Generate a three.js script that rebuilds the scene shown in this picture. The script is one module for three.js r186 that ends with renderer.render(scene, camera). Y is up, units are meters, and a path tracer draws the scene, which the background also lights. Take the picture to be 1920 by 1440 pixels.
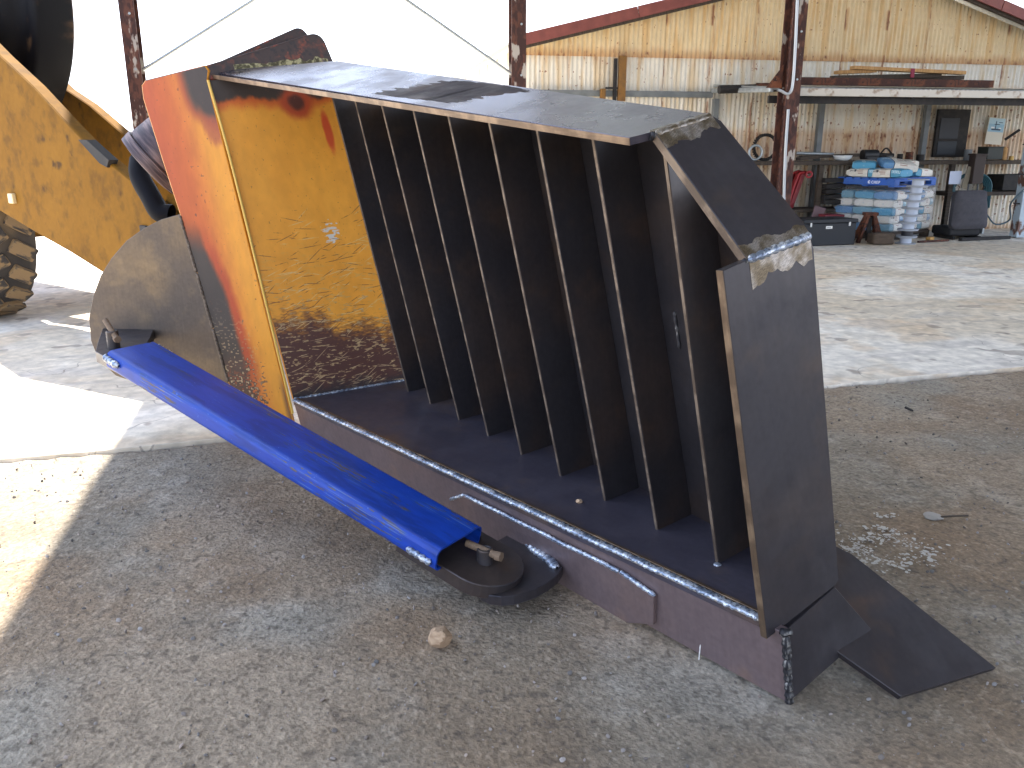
import * as THREE from 'three';
import { mergeGeometries, toCreasedNormals } from 'three/addons/utils/BufferGeometryUtils.js';
import { RoundedBoxGeometry } from 'three/addons/geometries/RoundedBoxGeometry.js';

// ---------------------------------------------------------------- camera
const V = (x, y, z) => new THREE.Vector3(x, y, z);
const scene = new THREE.Scene();
const FPX = 1560, PITCH = THREE.MathUtils.degToRad(16.03), CAMH = 1.45;
const camera = new THREE.PerspectiveCamera(2 * Math.atan(720 / FPX) * 180 / Math.PI, 4 / 3, 0.05, 900);
camera.position.set(0, CAMH, 0);
camera.rotation.set(-PITCH, 0, 0);
scene.add(camera);

// ---------------------------------------------------------------- sun, sky, exposure
const SUN = V(-0.6 * Math.cos(0.99), Math.sin(0.99), -0.8 * Math.cos(0.99)).normalize();   // behind the shed, to the left
const sun = new THREE.DirectionalLight(new THREE.Color(1, 0.95, 0.86), 5);
sun.position.copy(SUN).multiplyScalar(60);
sun.castShadow = true;
sun.shadow.mapSize.set(4096, 4096);
sun.shadow.camera.left = -25; sun.shadow.camera.right = 25; sun.shadow.camera.top = 25; sun.shadow.camera.bottom = -25;
sun.shadow.camera.near = 1; sun.shadow.camera.far = 140;
scene.add(sun); scene.add(sun.target);
{
  const w = 256, h = 128, d = new Float32Array(w * h * 4);
  for (let j = 0; j < h; j++) for (let i = 0; i < w; i++) {
    const el = (0.5 - (j + 0.5) / h) * -Math.PI, az = ((i + 0.5) / w - 0.5) * 2 * Math.PI;
    const dir = V(Math.cos(el) * Math.cos(az), Math.sin(el), Math.cos(el) * Math.sin(az));
    const up = Math.max(dir.y, 0), k = Math.pow(1 - up, 3.2), c = Math.max(0, dir.dot(SUN));
    const g = 0.55 * Math.pow(c, 10) + 0.25 * Math.pow(c, 3);
    const o = (j * w + i) * 4;
    d[o] = 0.26 + 0.66 * k + g; d[o + 1] = 0.38 + 0.58 * k + g * 0.97; d[o + 2] = 0.64 + 0.38 * k + g * 0.92; d[o + 3] = 1;
  }
  const t = new THREE.DataTexture(d, w, h, THREE.RGBAFormat, THREE.FloatType);
  t.mapping = THREE.EquirectangularReflectionMapping; t.magFilter = t.minFilter = THREE.LinearFilter; t.needsUpdate = true;
  scene.background = t; scene.environment = t;
}
const renderer = new THREE.WebGLRenderer({ antialias: true });
renderer.toneMapping = THREE.LinearToneMapping;
renderer.toneMappingExposure = 4.2;
renderer.shadowMap.enabled = true;

// ---------------------------------------------------------------- helpers
function rng(seed) { let a = seed >>> 0; return () => { a = (a + 0x6D2B79F5) | 0; let t = Math.imul(a ^ (a >>> 15), 1 | a); t = (t + Math.imul(t ^ (t >>> 7), 61 | t)) ^ t; return ((t ^ (t >>> 14)) >>> 0) / 4294967296; }; }
const R0 = rng(20240611);
const rr = (a, b, r = R0) => a + (b - a) * r();
const mix = (a, b, t) => a + (b - a) * t;
const clamp = (x, a = 0, b = 1) => Math.min(b, Math.max(a, x));
const sstep = (a, b, x) => { const t = clamp((x - a) / (b - a)); return t * t * (3 - 2 * t); };
const lat = new Float32Array(65536); { const r = rng(77); for (let i = 0; i < 65536; i++) lat[i] = r(); }
// value noise; per = period in cells (power of two not needed), so textures tile
function vn(x, y, px = 256, py = 256, s = 0) {
  const xi = Math.floor(x), yi = Math.floor(y), fx = x - xi, fy = y - yi;
  const u = fx * fx * (3 - 2 * fx), v = fy * fy * (3 - 2 * fy);
  const x0 = ((xi % px) + px) % px, x1 = (x0 + 1) % px, y0 = ((yi % py) + py) % py, y1 = (y0 + 1) % py;
  const L = (a, b) => lat[(a * 131 + b * 7919 + s * 2749 + ((a * b) << 3)) & 65535];
  return (L(x0, y0) * (1 - u) + L(x1, y0) * u) * (1 - v) + (L(x0, y1) * (1 - u) + L(x1, y1) * u) * v;
}
function fbm(u, v, n, oct, s = 0) { let a = 0, w = 0.5, t = 0; for (let i = 0; i < oct; i++) { a += w * vn(u * n, v * n, n, n, s + i); t += w; n *= 2; w *= 0.55; } return a / t; }
function texture(w, h, fn, srgb = true, repeat = true) {
  const d = new Uint8Array(w * h * 4);
  for (let j = 0; j < h; j++) for (let i = 0; i < w; i++) {
    const c = fn((i + 0.5) / w, (j + 0.5) / h), o = (j * w + i) * 4;
    d[o] = clamp(c[0], 0, 255); d[o + 1] = clamp(c[1], 0, 255); d[o + 2] = clamp(c[2], 0, 255); d[o + 3] = 255;
  }
  const t = new THREE.DataTexture(d, w, h, THREE.RGBAFormat);
  t.magFilter = THREE.LinearFilter; t.minFilter = THREE.LinearMipmapLinearFilter; t.generateMipmaps = true;
  if (repeat) t.wrapS = t.wrapT = THREE.RepeatWrapping;
  if (srgb) t.colorSpace = THREE.SRGBColorSpace;
  t.needsUpdate = true; return t;
}
function rep(t, x, y = x) { const c = t.clone(); c.repeat.set(x, y); c.needsUpdate = true; return c; }
const std = (o) => new THREE.MeshStandardMaterial(o);
const lin = (r, g, b) => new THREE.Color().setRGB(r, g, b);
const mix3 = (a, b, t) => [mix(a[0], b[0], t), mix(a[1], b[1], t), mix(a[2], b[2], t)];

const used = {};
function numbered(n) { if (!(n in used)) { used[n] = 0; return n; } used[n]++; return n + '_' + String(used[n]).padStart(3, '0'); }
function thing(name, label, category, pos = V(0, 0, 0), group) {
  const g = new THREE.Group(); g.name = numbered(name); g.position.copy(pos); scene.add(g);
  g.userData = { label, category }; if (group) g.userData.group = group; return g;
}
function tag(o, label, category, group) { o.name = numbered(o.name); o.userData.label = label; o.userData.category = category; if (group) o.userData.group = group; scene.add(o); return o; }
function wp(o) { const v = V(0, 0, 0); while (o) { v.add(o.position); o = o.parent; } return v; }
// a mesh whose geometry is in world coordinates, hung under parent
function part(name, geo, mat, parent, label) {
  if (Array.isArray(geo)) geo = mergeGeometries(geo.map(g => g.index ? g.toNonIndexed() : g));
  const m = new THREE.Mesh(geo, mat); m.name = name; m.castShadow = m.receiveShadow = true;
  if (parent) { const p = wp(parent); geo.translate(-p.x, -p.y, -p.z); parent.add(m); }
  if (label) m.userData.label = label;
  return m;
}
// local: geometry relative to its parent
function lpart(name, geo, mat, parent, pos, rot) {
  if (Array.isArray(geo)) geo = mergeGeometries(geo.map(g => g.index ? g.toNonIndexed() : g));
  const m = new THREE.Mesh(geo, mat); m.name = name; m.castShadow = m.receiveShadow = true;
  if (pos) m.position.set(...pos); if (rot) m.rotation.set(...rot); parent.add(m); return m;
}
function structure(name, geo, mat) { const m = part(name, geo, mat); m.userData.kind = 'structure'; scene.add(m); return m; }

// pixel of the photograph -> direction; planes give the distance
function ray(x, y) { const a = V((x - 960) / FPX, -(y - 720) / FPX, -1), c = Math.cos(PITCH), s = Math.sin(PITCH); return V(a.x, c * a.y + s * a.z, -s * a.y + c * a.z); }
const CAM = V(0, CAMH, 0);
const hit = (q, P, n) => { const r = ray(q[0], q[1]); return CAM.clone().addScaledVector(r, P.clone().sub(CAM).dot(n) / r.dot(n)); };
const gnd = (q, y = 0) => hit(q, V(0, y, 0), V(0, 1, 0));
const at = (q, d) => CAM.clone().addScaledVector(ray(q[0], q[1]), d);
const dirTo = (x, y) => ray(x, y).normalize();
const cr = (a, b) => a.clone().cross(b).normalize();
const lerp = (a, b, t) => a.clone().lerp(b, t);
const add = (a, b, k = 1) => a.clone().addScaledVector(b, k);

// steel plate from a planar outline in space: front face on the outline, thickness away from the viewer
function plateGeo(pts, th, o = {}) {
  const n = V(0, 0, 0); for (let i = 0; i < pts.length; i++) { const a = pts[i], b = pts[(i + 1) % pts.length]; n.x += (a.y - b.y) * (a.z + b.z); n.y += (a.z - b.z) * (a.x + b.x); n.z += (a.x - b.x) * (a.y + b.y); }
  n.normalize(); const c = V(0, 0, 0); pts.forEach(p => c.add(p)); c.multiplyScalar(1 / pts.length);
  const face = o.face || CAM.clone().sub(c); if (n.dot(face) < 0) n.negate();
  const X = (o.x || pts[1].clone().sub(pts[0])).clone(); X.addScaledVector(n, -X.dot(n)).normalize();
  const Y = n.clone().cross(X);
  const bv = o.bevel ?? 0.0015;
  const loc = pts.map(p => { const d = p.clone().sub(pts[0]); return new THREE.Vector2(d.dot(X), d.dot(Y)); });
  if (THREE.ShapeUtils.area(loc) < 0) loc.reverse();
  const sh = new THREE.Shape(loc);
  if (o.holes) for (const hpts of o.holes) sh.holes.push(new THREE.Path(hpts.map(p => { const d = p.clone().sub(pts[0]); return new THREE.Vector2(d.dot(X), d.dot(Y)); })));
  const g = new THREE.ExtrudeGeometry(sh, { depth: th - 2 * bv, bevelEnabled: bv > 0, bevelThickness: bv, bevelSize: bv, bevelOffset: -bv, bevelSegments: 1, curveSegments: 8 });
  g.translate(0, 0, -(th - bv));
  const box = new THREE.Box2().setFromPoints(loc);
  g.applyMatrix4(new THREE.Matrix4().makeBasis(X, Y, n).setPosition(pts[0]));
  g.userData = { box, n, X, Y };
  return g;
}
// round bar or bead along a list of points
function tubeGeo(pts, r, seg = 24, rad = 8, closed = false, tension = 0.5) {
  const c = pts.length === 2 ? new THREE.LineCurve3(pts[0], pts[1]) : new THREE.CatmullRomCurve3(pts, closed, 'catmullrom', tension);
  return new THREE.TubeGeometry(c, seg, r, rad, closed);
}
function cylGeo(a, b, r, r2 = r, n = 20) {
  const d = b.clone().sub(a), L = d.length(), g = new THREE.CylinderGeometry(r2, r, L, n);
  g.applyQuaternion(new THREE.Quaternion().setFromUnitVectors(V(0, 1, 0), d.normalize())); g.translate((a.x + b.x) / 2, (a.y + b.y) / 2, (a.z + b.z) / 2); return g;
}
// weld bead: a rippled, slightly wandering ridge
function beadGeo(a, b, r, squash = 1, seed = 1) {
  const r1 = rng(seed * 97 + 5), L = a.distanceTo(b), n = Math.max(6, Math.round(L / 0.006)), m = 8;
  const d = b.clone().sub(a).normalize(), s = Math.abs(d.y) > 0.9 ? V(1, 0, 0) : V(0, 1, 0), X = cr(d, s), Y = X.clone().cross(d);
  const pos = [], idx = [], uv = []; let ph = r1() * 6;
  for (let i = 0; i <= n; i++) {
    const t = i / n, p = lerp(a, b, t); ph += 1.1 + r1() * 0.9;
    const k = r * (0.88 + 0.14 * Math.sin(ph) + 0.12 * (r1() - 0.5)) * (i === 0 || i === n ? 0.35 : 1), wob = (vn(t * L * 22, seed * 3.1) - 0.5) * r * 0.5;
    for (let j = 0; j < m; j++) { const q = j / m * Math.PI * 2; const v = p.clone().addScaledVector(X, Math.cos(q) * k + wob).addScaledVector(Y, Math.sin(q) * k * squash); pos.push(v.x, v.y, v.z); uv.push(t * L * 4, j / m * 0.3); }
  }
  for (let i = 0; i < n; i++) for (let j = 0; j < m; j++) { const a0 = i * m + j, a1 = i * m + (j + 1) % m, b0 = a0 + m, b1 = a1 + m; idx.push(a0, a1, b1, a0, b1, b0); }
  const g = new THREE.BufferGeometry(); g.setAttribute('position', new THREE.Float32BufferAttribute(pos, 3)); g.setAttribute('uv', new THREE.Float32BufferAttribute(uv, 2)); g.setIndex(idx); g.computeVertexNormals(); return g;
}
function metric(g) {   // uv in metres, by the way each face points
  const p = g.attributes.position, n = g.attributes.normal, uv = g.attributes.uv, o = R0() * 3;
  for (let i = 0; i < p.count; i++) { const ax = Math.abs(n.getX(i)), ay = Math.abs(n.getY(i)), az = Math.abs(n.getZ(i)); if (az >= ax && az >= ay) uv.setXY(i, p.getX(i) + o, p.getY(i)); else if (ay >= ax) uv.setXY(i, p.getX(i) + o, p.getZ(i)); else uv.setXY(i, p.getY(i) + o, p.getZ(i)); }
  return g;
}
function boxBetween(a, b, w, h, up = V(0, 1, 0), r = 0.004) {   // bar from a to b, w across, h along up
  const d = b.clone().sub(a), L = d.length(); d.normalize(); const X = cr(up, d), Y = d.clone().cross(X);
  const g = r > 0 ? new RoundedBoxGeometry(w, h, L, 2, Math.min(r, w * 0.4, h * 0.4)) : new THREE.BoxGeometry(w, h, L); metric(g);
  g.applyMatrix4(new THREE.Matrix4().makeBasis(X, Y, d).setPosition(lerp(a, b, 0.5))); return g;
}
function boxAt(c, X, Y, Z, sx, sy, sz, r = 0.004, keepUV = false) { const g = r > 0 ? new RoundedBoxGeometry(sx, sy, sz, 2, r) : new THREE.BoxGeometry(sx, sy, sz); if (!keepUV) metric(g); g.applyMatrix4(new THREE.Matrix4().makeBasis(X, Y, Z).setPosition(c)); return g; }

// ---------------------------------------------------------------- materials
// mill-scale steel: dark blue-grey skin with brown bloom, dust specks and faint rolling lines; 1 tile = 1 m
function steelTex(base, bloom, seed, bloomAmt = 1) {
  return texture(512, 512, (u, v) => {
    const a = fbm(u, v, 3, 4, seed), b = fbm(u, v, 9, 4, seed + 20), s = fbm(u, v, 70, 2, seed + 31), l = vn(u * 160, v * 5, 160, 5, seed + 3);
    let c = mix3(base, bloom, clamp((sstep(0.42, 0.8, a) * 0.6 + sstep(0.6, 0.85, b) * 0.35) * bloomAmt));
    const k = 0.92 + 0.12 * s + 0.05 * (l - 0.5); c = [c[0] * k, c[1] * k, c[2] * k];
    const sp = vn(u * 200, v * 200, 200, 200, seed + 8); if (sp > 0.985) { const q = (sp - 0.985) * 20; c = mix3(c, [110, 100, 92], q); }
    return c;
  });
}
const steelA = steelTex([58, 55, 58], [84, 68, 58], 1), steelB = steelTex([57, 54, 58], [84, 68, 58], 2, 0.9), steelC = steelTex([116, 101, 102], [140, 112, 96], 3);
const steelRough = texture(512, 512, (u, v) => { const a = fbm(u, v, 6, 5, 41), s = fbm(u, v, 60, 3, 44); const r = 92 + 56 * sstep(0.3, 0.75, a) + 22 * (s - 0.5); return [r, r, r]; }, false);
const steelBump = texture(512, 512, (u, v) => { const a = fbm(u, v, 8, 5, 51), s = fbm(u, v, 90, 2, 53); const r = 110 + 70 * (a - 0.5) + 30 * (s - 0.5); return [r, r, r]; }, false);
const mSteel = (map, o = {}) => std({ map, roughness: 1, roughnessMap: steelRough, metalness: 0.35, bumpMap: steelBump, bumpScale: 0.0004, ...o });
const M = {
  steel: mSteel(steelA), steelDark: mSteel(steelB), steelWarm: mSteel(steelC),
};
// sawn or flame-cut plate edges: bare brown-grey metal with fine drag lines
const cutTex = texture(512, 512, (u, v) => { const a = fbm(u, v, 8, 5, 61), l = vn(u * 240, v * 14, 240, 14, 62); const c = mix3([90, 78, 68], [126, 112, 98], sstep(0.35, 0.7, a)); const k = 0.93 + 0.12 * l; return [c[0] * k, c[1] * k, c[2] * k]; });
M.cut = std({ map: rep(cutTex, 3), roughness: 0.55, metalness: 0.45 });
const weldTex = texture(512, 512, (u, v) => { const a = fbm(u, v, 16, 4, 71), b = fbm(u, v, 50, 2, 74); let c = mix3([128, 140, 158], [214, 220, 228], sstep(0.35, 0.68, a)); c = mix3(c, [74, 78, 92], sstep(0.62, 0.75, b) * 0.7); return c; });
M.weld = std({ map: weldTex, roughness: 0.42, metalness: 0.7, bumpMap: weldTex, bumpScale: 0.0006 });
const weldDarkTex = texture(256, 256, (u, v) => { const a = fbm(u, v, 16, 4, 75); return mix3([44, 44, 48], [130, 128, 124], sstep(0.4, 0.8, a)); });
M.weldDark = std({ map: weldDarkTex, roughness: 0.6, metalness: 0.5, bumpMap: weldDarkTex, bumpScale: 0.002 });
const grindTex = texture(512, 512, (u, v) => { const l = vn(u * 40 + v * 30, v * 300 - u * 120, 9999, 9999, 81), a = fbm(u, v, 6, 4, 83); const c = mix3([104, 92, 74], [158, 152, 146], sstep(0.3, 0.75, a)); const k = 0.78 + 0.4 * l; return [c[0] * k, c[1] * k, c[2] * k]; });
M.grind = std({ map: rep(grindTex, 4), roughness: 0.42, metalness: 0.7 });
const rustTex = texture(512, 512, (u, v) => { const a = fbm(u, v, 6, 5, 91), b = fbm(u, v, 30, 3, 95); let c = mix3([66, 38, 30], [118, 70, 46], sstep(0.3, 0.75, a)); c = mix3(c, [46, 30, 28], sstep(0.6, 0.75, b)); return c; });
M.rust = std({ map: rep(rustTex, 1.4), roughness: 0.8, metalness: 0.15, bumpMap: rep(rustTex, 1.4), bumpScale: 0.002 });
const postTex = texture(512, 1024, (u, v) => { const a = fbm(u, v, 8, 5, 101), b = fbm(u, v, 24, 3, 104); let c = mix3([58, 34, 30], [92, 56, 44], sstep(0.35, 0.7, b)); c = mix3(c, [176, 172, 164], sstep(0.62, 0.7, a) * 0.9); return c; });
M.post = std({ map: rep(postTex, 1.2, 0.5), roughness: 0.75, metalness: 0.1 });
const galvTex = texture(256, 256, (u, v) => { const a = fbm(u, v, 12, 3, 111); return mix3([138, 146, 150], [186, 192, 194], a); });
M.galv = std({ map: rep(galvTex, 2), roughness: 0.42, metalness: 0.6 });
const greyTex = texture(256, 256, (u, v) => { const a = fbm(u, v, 8, 4, 113); return mix3([92, 98, 102], [124, 128, 128], a); });
M.grey = std({ map: greyTex, roughness: 0.7 });
const darkTex = texture(256, 256, (u, v) => { const a = fbm(u, v, 8, 5, 115); return mix3([17, 16, 17], [38, 33, 30], sstep(0.3, 0.8, a)); });
M.dark = std({ map: rep(darkTex, 2), roughness: 0.75 });
const woodTex = texture(512, 512, (u, v) => { const g = vn(u * 6 + fbm(u, v, 4, 3, 121) * 2, v * 60, 9999, 60, 122), b = fbm(u, v, 6, 4, 124); const c = mix3([150, 110, 66], [206, 164, 108], g * 0.6 + b * 0.4); return c; });
M.wood = std({ map: woodTex, roughness: 0.8 });
const oldWoodTex = texture(512, 512, (u, v) => { const g = vn(u * 5, v * 70, 5, 70, 126), b = fbm(u, v, 6, 4, 127); return mix3([44, 38, 33], [88, 76, 64], g * 0.5 + b * 0.5); });
M.oldWood = std({ map: oldWoodTex, roughness: 0.85 });

// ---------------------------------------------------------------- ground
const grit = new Float32Array(2048 * 2048); { const r = rng(4242); for (let i = 0; i < grit.length; i++) grit[i] = r(); }
const gr = (u, v) => grit[((Math.floor(v * 2048) & 2047) << 11) + (Math.floor(u * 2048) & 2047)];
const dirtH = new Uint8Array(2048 * 2048);
const dirtTex = texture(2048, 2048, (u, v) => {
  const a = fbm(u, v, 5, 4, 1), b = fbm(u, v, 24, 4, 7), f = fbm(u, v, 380, 2, 13), p = fbm(u, v, 170, 2, 17), w = fbm(u, v, 11, 4, 23), g = gr(u, v);
  let c = mix3([128, 117, 102], [142, 135, 123], sstep(0.32, 0.68, a));
  c = mix3(c, [118, 102, 84], sstep(0.52, 0.75, w) * 0.4);
  c = mix3(c, [166, 161, 152], sstep(0.56, 0.8, b) * 0.4);          // pale ground-in cement and dust
  c = mix3(c, [92, 85, 77], sstep(0.6, 0.85, p) * 0.6);             // dark crumbs
  c = mix3(c, [176, 168, 154], sstep(0.36, 0.18, p) * 0.35);        // pale grains
  const k = 0.76 + 0.34 * f + 0.16 * g;
  dirtH[(Math.floor(v * 2048) << 11) + Math.floor(u * 2048)] = clamp(128 + 110 * (b - 0.5) + 110 * (f - 0.5) + 70 * (p - 0.5) + 30 * (g - 0.5), 0, 255);
  return [c[0] * k, c[1] * k, c[2] * k];
});
const dirtBump = texture(2048, 2048, (u, v) => { const r = dirtH[(Math.floor(v * 2048) << 11) + Math.floor(u * 2048)]; return [r, r, r]; }, false);
const TILE = 3.6;
M.dirt = std({ map: dirtTex, roughness: 0.95, bumpMap: dirtBump, bumpScale: 0.009, vertexColors: true });
// line where the concrete slab begins
const SL0 = gnd([330, 830]), SL1 = gnd([1730, 706]); const slabDir = SL1.clone().sub(SL0).normalize(); const slabN = V(slabDir.z, 0, -slabDir.x); if (slabN.z > 0) slabN.negate();
{
  const n = 300, pos = [], uv = [], col = [], idx = [];
  const warp = (t) => 6 * t + 394 * Math.pow(t, 9);
  for (let j = 0; j <= n; j++) for (let i = 0; i <= n; i++) {
    const tx = i / n * 2 - 1, tz = j / n * 2 - 1, x = warp(Math.abs(tx)) * Math.sign(tx), z = warp(Math.abs(tz)) * Math.sign(tz) - 3;
    const near = Math.exp(-(x * x + (z + 3) * (z + 3)) / 60), s = V(x, 0, z).sub(SL0).dot(slabN);
    let y = near * (-0.014 * fbm((x + 50) / 8, (z + 50) / 8, 10, 5, 3) - 0.012 * vn(x * 2.3 + 80, z * 2.3 + 80));
    if (s > -0.02) y -= 0.03;
    pos.push(x, y, z); uv.push(x / TILE, z / TILE);
    const brown = sstep(0.42, 0.62, vn(x * 0.9 + 31, z * 0.9 + 17) * 0.6 + vn(x * 3 + 11, z * 3 + 5) * 0.4 + 0.16 * clamp((x - 0.8) * 0.5, -0.6, 0.8)), oil = sstep(0.6, 0.78, vn(x * 1.7 + 7, z * 1.7 + 91) * 0.6 + vn(x * 6 + 3, z * 6 + 9) * 0.4);
    let c = [mix(0.97, 1.02, brown), mix(0.96, 0.9, brown), mix(0.93, 0.78, brown)]; c = c.map(q => q * mix(1, 0.86, oil)); col.push(...c);
  }
  for (let j = 0; j < n; j++) for (let i = 0; i < n; i++) { const a = j * (n + 1) + i; idx.push(a, a + n + 1, a + 1, a + 1, a + n + 1, a + n + 2); }
  const g = new THREE.BufferGeometry(); g.setAttribute('position', new THREE.Float32BufferAttribute(pos, 3)); g.setAttribute('uv', new THREE.Float32BufferAttribute(uv, 2)); g.setAttribute('color', new THREE.Float32BufferAttribute(col, 3)); g.setIndex(idx); g.computeVertexNormals();
  structure('ground', g, M.dirt);
}
const concTex = texture(2048, 2048, (u, v) => {
  const a = fbm(u, v, 5, 5, 201), b = fbm(u, v, 14, 5, 207), f = fbm(u, v, 120, 3, 211), st = fbm(u, v, 40, 3, 215), m = vn(u * 9 + 3, v * 40, 9, 40, 219) * 0.6 + vn(u * 22, v * 90, 22, 90, 220) * 0.4;
  let c = mix3([204, 190, 168], [224, 217, 205], sstep(0.35, 0.62, a));
  c = mix3(c, [204, 176, 142], sstep(0.52, 0.7, b) * 0.4);
  c = mix3(c, [160, 152, 148], sstep(0.6, 0.76, m) * 0.25);
  c = mix3(c, [128, 116, 106], sstep(0.7, 0.78, st) * 0.5);
  const cx = Math.abs(fbm(u, v, 6, 4, 231) - 0.5); if (cx < 0.0012) c = mix3(c, [120, 110, 100], 0.5);
  const k = 0.86 + 0.28 * f; return [c[0] * k, c[1] * k, c[2] * k];
});
M.conc = std({ map: concTex, roughness: 0.88, bumpMap: rep(dirtBump, 1), bumpScale: 0.004 });
function slab(d0, d1, x0, x1, seed) {      // strip of concrete between two distances behind the slab's front line
  const r = rng(seed), pts = [], n = 220;
  for (let i = 0; i <= n; i++) { const x = mix(x0, x1, i / n), w = d0 < 0.1 ? 0.05 * (vn(x * 1.3 + 40, 3) - 0.5) + 0.05 * (vn(x * 7 + 9, 5) - 0.5) + 0.02 * (r() - 0.5) : 0.006 * (r() - 0.5); pts.push(new THREE.Vector2(x, d0 + w)); }
  pts.push(new THREE.Vector2(x1, d1), new THREE.Vector2(x0, d1));
  const g = new THREE.ExtrudeGeometry(new THREE.Shape(pts), { depth: 0.1, bevelEnabled: true, bevelThickness: 0.004, bevelSize: 0.004, bevelSegments: 1 });
  const uvA = g.attributes.uv; for (let i = 0; i < uvA.count; i++) uvA.setXY(i, uvA.getX(i) / 7, uvA.getY(i) / 7);
  g.translate(0, 0, -0.104);
  g.applyMatrix4(new THREE.Matrix4().makeBasis(slabDir, slabN, slabDir.clone().cross(slabN)).setPosition(SL0));
  return g;
}
{
  const up = slabDir.clone().cross(slabN); if (up.y < 0) throw new Error('slab frame');
  const jd = gnd([1620, 473]).sub(SL0).dot(slabN);
  const a = slab(0, jd, -60, 70, 5); a.translate(0, 0.003, 0); structure('concrete_slab', a, M.conc);
  const b = slab(jd + 0.015, jd + 60, -60, 70, 6); b.translate(0, 0.001, 0); structure('concrete_slab_001', b, M.conc);
}

// ================================================================ the rock bucket
const e1 = dirTo(-36, 290), e2 = dirTo(2050, 6000), e3 = dirTo(3000, 215), e4 = dirTo(3900, -650);
const P8 = at([1350, 1058], 2.5);
const nPi = cr(e1, e2), nF = cr(e1, e3);
const hF = q => hit(q, P8, nF), hPi = q => hit(q, P8, nPi);
const s0 = hF([550, 752]), s1 = hF([1424, 1164]), corner = gnd([1477, 1318], 0.004);
const nS = cr(s0.clone().sub(s1), corner.clone().sub(s1)); if (nS.dot(CAM.clone().sub(s1)) < 0) nS.negate();
const hS = q => hit(q, s1, nS);
const nV = cr(e2, e4); if (nV.dot(CAM.clone().sub(s1)) < 0) nV.negate(); const PV = add(s1, nV, 0.045), hV = q => hit(q, PV, nV);
const L0 = hF([550, 748]), L1 = hF([757, 713]);
const nB = cr(L1.clone().sub(L0), e2), hB = q => hit(q, L0, nB);
const dA = V(-Math.sin(1.484), 0, -Math.cos(1.484)), nA = cr(dA, e2), hA = q => hit(q, L0, nA);
const skDir = s0.clone().sub(s1).normalize();                       // along the skirt, away from the viewer
const TL = hB([397, 139]);                                          // left end of the top plate's front edge
const TR = (() => { // near end: keeps the skirt's bearing
  const hd = V(-skDir.x, 0, -skDir.z).normalize(), n = V(hd.z, 0, -hd.x); return hit([1181, 258], TL, n); })();
const nT = cr(TR.clone().sub(TL), e4), hT = q => hit(q, TL, nT);

const UPV = V(0, 1, 0);
const bucket = thing('rock_bucket', 'welded dark steel grid bucket with burnt yellow cheek and rows of flat bars', 'bucket', V(corner.x, 0, corner.z));
// --- floor
const BARW = 0.175; const back = 0.46;                                                    // how far the floor runs behind the bars' front line
{
  const bb = hF([770, 748]), far = add(L1, L1.clone().sub(L0).normalize(), 0.2), nr0 = add(add(hF([1348, 1060]), e3, BARW - 0.04), e1, -0.1), near = add(nr0, e1, (PV.clone().sub(nr0).dot(nV) / e1.dot(nV)) + 0.024);
  const g = plateGeo([L0, far, add(far, e3, 0.1), near, s1, s0], 0.02, { face: V(0, 1, 0), x: e3 });
  part('floor_plate', g, mSteel(rep(steelTex([74, 70, 80], [108, 86, 72], 6), 1.1)), bucket);
}
// --- skirt along the floor's edge
const seamTop = hS([1470, 1188]), drop = corner.clone().sub(seamTop);
{
  const b0 = add(s0, drop, 0.82); if (b0.y < 0.004) b0.y = 0.004;
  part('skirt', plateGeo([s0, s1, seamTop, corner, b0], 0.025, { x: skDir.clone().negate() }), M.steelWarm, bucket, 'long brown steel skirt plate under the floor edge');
  // ground bright edge of the floor plate and the weld run beside it
  const up = nF.clone(); if (up.y < 0) up.negate();
  const f0 = add(add(s0, up, 0.004), nS, -0.006), f1 = add(add(s1, up, 0.004), nS, -0.006);
  part('edge_bevel', boxBetween(add(f0, nS, -0.02), add(f1, nS, -0.02), 0.012, 0.007, up, 0.002), std({ map: rep(cutTex, 2), roughness: 0.4, metalness: 0.6, color: lin(1.25, 1.1, 0.9) }), bucket);
  for (let i = 0; i < 6; i++) part('weld_bead', beadGeo(lerp(f0, f1, i / 6 - (i ? 0.004 : 0)), lerp(f0, f1, (i + 1) / 6), 0.0165, 0.6, 10 + i), M.weld, bucket);
  part('edge_bevel', boxBetween(add(f0, nS, 0.0105), add(f1, nS, 0.0105), 0.003, 0.006, up, 0.001), std({ color: lin(0.7, 0.66, 0.6), roughness: 0.3, metalness: 0.8 }), bucket);
  // chalk tick on the skirt
  const c0 = add(hS([1314, 1208]), nS, 0.002), c1 = add(hS([1311, 1238]), nS, 0.002);
  part('chalk_mark', beadGeo(c0, c1, 0.002, 1, 44), std({ color: lin(0.75, 0.73, 0.7), roughness: 0.95 }), bucket);
}
// --- doubler pad on the skirt
{
  const px = [[849, 935], [874, 927], [1166, 1069], [1232, 1114], [1231, 1166], [1180, 1163], [1045, 1092], [905, 1010], [852, 972]];
  const pts = px.map(q => add(hS(q), nS, 0.016));
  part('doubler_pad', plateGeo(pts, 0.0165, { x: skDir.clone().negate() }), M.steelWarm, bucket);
  const w = (a, b, i) => part('weld_bead', beadGeo(add(hS(a), nS, 0.011), add(hS(b), nS, 0.011), 0.0085, 1, i), M.weld, bucket);
  w([874, 926], [1166, 1068], 31); w([1166, 1068], [1233, 1114], 32); w([849, 934], [874, 926], 33);
}
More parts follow.
